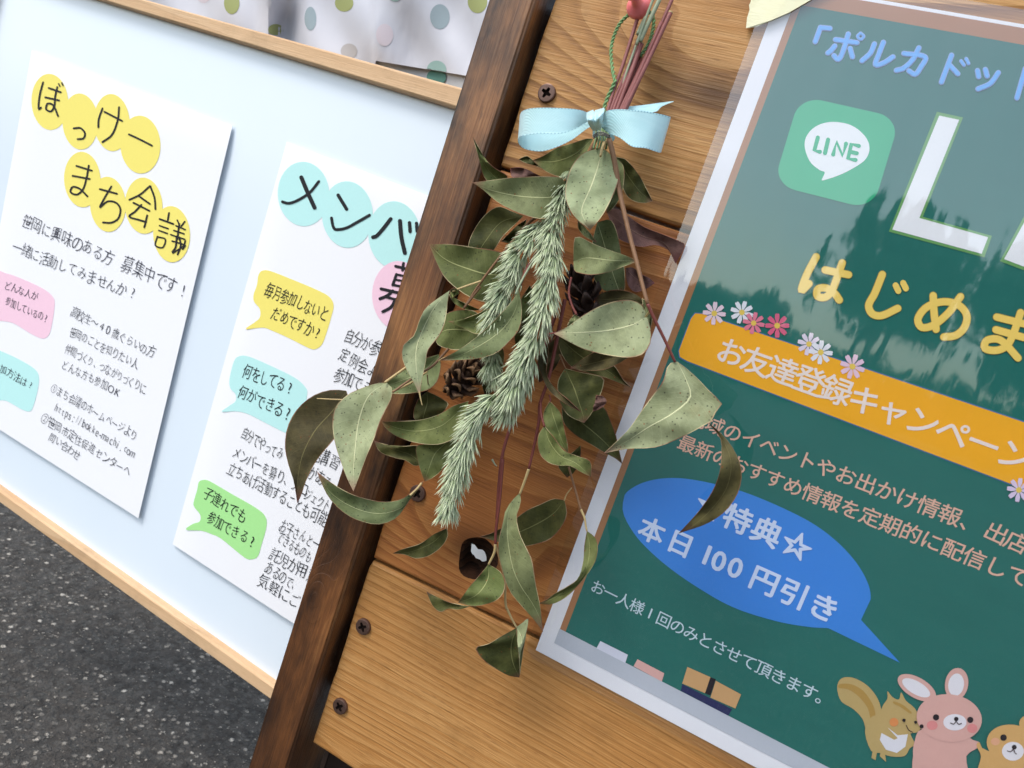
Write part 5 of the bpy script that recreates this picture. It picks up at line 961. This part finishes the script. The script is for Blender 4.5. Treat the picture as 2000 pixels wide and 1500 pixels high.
# pine cones
def cone_mat():
    m, nt, b = new_mat('cone_scale', 0.65, 0.35)
    uv = N(nt, 'UVMap'); s = N(nt, 'SeparateXYZ'); Lk(nt, uv.outputs[0], s.inputs[0])
    c = ramp(nt, s.outputs[1], [(0.0, lin(30, 20, 16)), (0.6, lin(62, 42, 32)), (0.85, lin(112, 82, 58)), (1.0, lin(146, 112, 80))])
    c = mixc(nt, mapr(nt, noise(nt, pos(nt), 600, 3), 0.4, 0.7, 0, .6), c, lin(52, 36, 28)); Lk(nt, c, b.inputs['Base Color']); bump(nt, b, noise(nt, pos(nt), 900, 3), 0.5, 0.0006); return m
CM = cone_mat(); CM2 = flat('dark_cone_scale', (58, 42, 36), 0.6, 0.3, 0.2)
def cone(center, axis, R_, mat, seed, n=34, openness=1.0):
    ax = np.array(axis, float); ax /= np.linalg.norm(ax); a0 = np.cross(ax, [0.1, 0.3, 1]); a0 /= np.linalg.norm(a0); b0 = np.cross(ax, a0); rr = random.Random(seed); mb = MB()
    tube_into(mb, [center - ax * R_ * 0.9, center + ax * R_ * 0.9], [R_ * .35, R_ * .2], 10)
    for k in range(n):
        t = k / (n - 1); h = (t - 0.5) * 2.0 * R_ * 0.95; ang = k * 2.39996
        rad = a0 * math.cos(ang) + b0 * math.sin(ang); tan = np.cross(ax, rad)
        prof = math.sqrt(max(0.08, 1 - (2*t - 1) ** 2 * 0.9))
        out = rad * (0.9 - 0.55 * t * 0.6) + ax * (0.25 + 0.6 * t) * openness; out /= np.linalg.norm(out); nrm = np.cross(tan, out); 
        Lr = R_ * prof * rr.uniform(.92, 1.06); wd = R_ * 0.46 * (0.6 + 0.5 * prof); c0 = center + ax * (h - R_ * 0.25)
        V = []; UV = []; nu, nv = 7, 5
        for side in (1, -1):
            for j in range(nv + 1):
                s = j / nv
                for i in range(nu + 1):
                    u = (i / nu - 0.5) * 2; wv = wd * (0.35 + 0.65 * math.sin(min(1, s * 1.15) * math.pi / 2)) * (1 if s < .8 else 1 - (s - .8) * 0.9)
                    th = R_ * 0.05 * (0.6 + 1.4 * s ** 3) * (1 - 0.55 * abs(u) ** 3)
                    p = c0 + out * Lr * (s - 0.06 * u * u * s) + tan * wv * u * 0.5 - ax * (R_ * 0.22 * (u * u) * s) + ax * R_ * 0.16 * s * s + ax * th * side
                    V.append(p); UV.append((i / nu, s))
        off = (nu + 1) * (nv + 1); Fc = []
        for j in range(nv):
            for i in range(nu):
                a = j * (nu + 1) + i; Fc.append((a, a + 1, a + nu + 2, a + nu + 1)); Fc.append((off + a, off + a + nu + 1, off + a + nu + 2, off + a + 1))
        for i in range(nu):
            a = nv * (nu + 1) + i; Fc.append((a, a + 1, off + a + 1, off + a))
        for j in range(nv):
            for i in (0, nu):
                a = j * (nu + 1) + i; Fc.append((a, a + nu + 1, off + a + nu + 1, off + a))
        for p in V:
            if p[1] > -0.0006: p[1] = -0.0006
        mb.add(V, Fc, UV)
    o = mb.build('pine_cone', mat, swag, True)
    bm = bmesh.new(); bm.from_mesh(o.data); bmesh.ops.recalc_face_normals(bm, faces=bm.faces); bm.to_mesh(o.data); bm.free(); return o
cone(at(907, 738, -0.013), (0.55, -0.35, 0.75), 0.0105, CM, 2, 30)
cone(at(1140, 572, -0.014), (-0.5, -0.25, 0.85), 0.0100, CM2, 5, 30)

# satin ribbon bow
def satin():
    m, nt, b = new_mat('blue_satin', 0.3, 0.6); uv = N(nt, 'UVMap'); s = N(nt, 'SeparateXYZ'); Lk(nt, uv.outputs[0], s.inputs[0])
    edge = mapr(nt, math_n(nt, 'ABSOLUTE', math_n(nt, 'SUBTRACT', s.outputs[0], 0.5)), 0.455, 0.47, 0, 1)
    tick = math_n(nt, 'GREATER_THAN', math_n(nt, 'FRACT', math_n(nt, 'MULTIPLY', s.outputs[1], 46.0)), 0.55)
    c = mixc(nt, noise(nt, scaled(nt, pos(nt), 60, 60, 600), 1, 2), lin(182, 226, 230), lin(198, 235, 238))
    c = mixc(nt, math_n(nt, 'MULTIPLY', edge, math_n(nt, 'MULTIPLY', tick, 0.75)), c, lin(122, 180, 196)); Lk(nt, c, b.inputs['Base Color'])
    w = N(nt, 'TexWave', i_Scale=1.0); w.bands_direction = 'DIAGONAL'; w.inputs['Distortion'].default_value = 0; Lk(nt, scaled(nt, pos(nt), 900, 900, 900), w.inputs['Vector'])
    h = math_n(nt, 'ADD', math_n(nt, 'MULTIPLY', w.outputs['Fac'], 0.5), math_n(nt, 'MULTIPLY', edge, 0.6)); h = math_n(nt, 'ADD', h, math_n(nt, 'MULTIPLY', noise(nt, scaled(nt, uv.outputs[0], 2.2, 4.5, 1), 1.0, 2, 0.4, 0.3), 2.2)); bump(nt, b, h, 0.32, 0.0004)
    b.inputs['Anisotropic'].default_value = 0.6; b.inputs['Sheen Weight'].default_value = 0.3; b.inputs['Sheen Roughness'].default_value = 0.4
    return m
SAT = satin()
bow = bpy.data.objects.new('ribbon_bow', None); COL.objects.link(bow); bow.parent = swag; bow.location = (0, 0, 0); bow.empty_display_size = .01; bpy.context.view_layer.update()
def ribbon(name, z, rows, n=44, bulge=0.0):
    "rows: (upper edge px, lower edge px, distance off the boards mm)"
    A = spline([(*px(z, a), dd) for a, b_, dd in rows], n); B = spline([(*px(z, b_), dd) for a, b_, dd in rows], n); m = 9; v = []; uv = []
    for i in range(n):
        for j in range(m):
            s = j / (m - 1); p = A[i] * (1 - s) + B[i] * s; y = -(p[2] * 0.001 + bulge * math.sin(math.pi * s)); v.append(at(p[0], p[1], min(y, -0.001))); uv.append((s, i / (n - 1)))
    f = [(i*m+j, i*m+j+1, (i+1)*m+j+1, (i+1)*m+j) for i in range(n-1) for j in range(m-1)]
    o = mesh_obj(name, v, f, SAT, bow, True, uv); md = o.modifiers.new('s', 'SOLIDIFY'); md.thickness = 0.00012; md.offset = 0; es = o.modifiers.new('e', 'EDGE_SPLIT'); es.split_angle = math.radians(50); return o
ribbon('bow_loop', 5, [((900, 795), (900, 840), 27), ((850, 772), (850, 870), 33), ((780, 760), (790, 903), 38), ((680, 754), (690, 933), 41), ((540, 752), (545, 932), 41), ((460, 762), (460, 944), 37), ((420, 785), (410, 955), 30), ((412, 830), (398, 990), 22), ((430, 860), (440, 1036), 14), ((540, 880), (555, 1056), 10), ((650, 870), (650, 1034), 11), ((770, 850), (775, 975), 14), ((860, 840), (870, 905), 18), ((905, 830), (910, 880), 22)], 60)
ribbon('bow_loop', 5, [((985, 810), (985, 860), 27), ((1000, 785), (985, 890), 33), ((1040, 768), (1040, 932), 38), ((1110, 762), (1110, 962), 41), ((1200, 768), (1195, 1022), 42), ((1300, 778), (1290, 1034), 40), ((1400, 798), (1350, 1054), 36), ((1470, 818), (1395, 1068), 30), ((1468, 822), (1396, 1064), 24), ((1400, 810), (1350, 1030), 15), ((1250, 800), (1230, 1000), 11), ((1100, 810), (1100, 940), 14), ((1000, 825), (1000, 880), 20)], 60)
ribbon('ribbon_tail', 5, [((985, 800), (990, 850), 22), ((1030, 770), (1040, 815), 19), ((1120, 748), (1130, 795), 17), ((1250, 735), (1270, 785), 15), ((1330, 725), (1365, 778), 14), ((1400, 715), (1400, 745), 13), ((1486, 706), (1484, 709), 13)], 40)
ribbon('ribbon_tail', 5, [((925, 860), (990, 850), 20), ((920, 920), (1030, 910), 19), ((925, 960), (1075, 960), 18), ((985, 985), (1065, 985), 17)], 16)
ribbon('bow_knot', 5, [((905, 785), (1005, 758), 30), ((890, 800), (1003, 775), 38), ((880, 830), (992, 815), 42), ((890, 862), (985, 855), 42), ((905, 890), (980, 885), 36), ((918, 910), (975, 905), 28)], 24, 0.003)
ribbon('bow_knot', 5, [((935, 770), (1000, 752), 33), ((940, 800), (1002, 770), 43), ((945, 835), (990, 800), 46), ((950, 870), (985, 850), 42), ((955, 905), (982, 890), 32)], 20, 0.002)
ribbon('bow_knot', 5, [((880, 785), (925, 765), 33), ((876, 815), (930, 800), 43), ((885, 845), (935, 850), 45), ((905, 880), (945, 895), 38), ((920, 912), (950, 915), 28)], 20, 0.002)

# ------------------------------------------------------------------ across the street, behind the photographer: what the glossy laminate mirrors
bark = twig_mat('tree_bark', (70, 58, 46), (104, 90, 74))
fol, fnt2, fb = new_mat('tree_foliage', 0.6, 0.3); Lk(fnt2, mixc(fnt2, noise(fnt2, pos(fnt2), 1.3, 3), lin(52, 66, 36), lin(84, 98, 54)), fb.inputs['Base Color'])
def street_tree(x, y, h, blobs, label, seed, leaves=2600, size=0.16):
    rr = np.random.RandomState(seed); t = thing('street_tree', label, 'tree', (x, y, 0), 'trees across the street')
    mb = MB(); tube_into(mb, [(x, y, 0), (x + .05, y, h * .3), (x - .04, y, h * .6), (x, y, h * .85)], [.16, .13, .09, .03], 10)
    for b_ in blobs: tube_into(mb, [(x, y, h * .35), (x + b_[0] * .5, y + b_[1] * .5, (h * .35 + b_[2]) / 2 + .2), (x + b_[0], y + b_[1], b_[2])], [.08, .05, .02], 6)
    mb.build('trunk', bark, t, True); mb = MB(); per = leaves // len(blobs)
    for (bx, by, bz, br) in blobs:
        for k in range(per):
            d = rr.randn(3); d /= np.linalg.norm(d); p = np.array([x + bx, y + by, bz]) + d * br * rr.uniform(.35, 1.08) * np.array([1, 1, .85])
            a = rr.randn(3); a /= np.linalg.norm(a); b2 = np.cross(a, rr.randn(3)); b2 /= np.linalg.norm(b2); s = size * rr.uniform(.5, 1.2)
            mb.add([p - a * s, p + b2 * s * .5, p + a * s, p - b2 * s * .5], [(0, 1, 2, 3)])
    mb.build('crown', fol, t)
street_tree(1.05, -12.3, 3.7, [(0, 0, 3.0, .62), (-.35, .1, 2.6, .55), (.4, 0, 2.7, .6), (-.3, 0, 2.0, .7), (.35, 0, 1.9, .7), (0, 0, 2.3, .7)], 'round leafy street tree standing apart across the street', 1)
street_tree(2.7, -13.0, 4.2, [(0.5, 0, 3.3, .7), (.2, 0, 2.6, .8), (.6, 0, 1.9, .9), (1.3, 0, 2.6, .9)], 'taller bushy street tree at the end of the row', 2)
street_tree(-2.4, -13, 2.0, [(0, 0, 1.0, .6), (.9, 0, 1.05, .55), (1.7, 0, 1.1, .55), (-.9, 0, .95, .6), (-1.8, 0, 1.0, .6), (0, 0, .6, .8), (1.4, 0, .5, .8), (-1.5, 0, .5, .8)], 'low spreading shrubby tree across the street', 3, 4200)
street_tree(6.5, -14, 5.0, [(0, 0, 3.6, 1.3), (-.8, 0, 2.6, 1.2), (.9, 0, 2.6, 1.3)], 'broad street tree beyond the taller one', 4)

hb = thing('street_hedge', 'long clipped hedge running across the far side of the street', 'hedge', (0.5, -14.6, 0))
mb = MB(); rr = np.random.RandomState(9)
for k in range(7000):
    p = np.array([rr.uniform(-9, 10), -14.6 + rr.uniform(-.4, .4), rr.uniform(0.02, 1.12 + 0.1 * math.sin(k))]); a = rr.randn(3); a /= np.linalg.norm(a); b2 = np.cross(a, rr.randn(3)); b2 /= np.linalg.norm(b2); q = .13
    mb.add([p - a * q, p + b2 * q * .6, p + a * q, p - b2 * q * .6], [(0, 1, 2, 3)])
mb.add([(x, y, z) for x in (-9, 10) for y in (-14.85, -14.35) for z in (0, 1.0)], [(0, 1, 3, 2), (4, 6, 7, 5), (0, 4, 5, 1), (2, 3, 7, 6), (1, 5, 7, 3)])
mb.build('foliage', fol, hb)
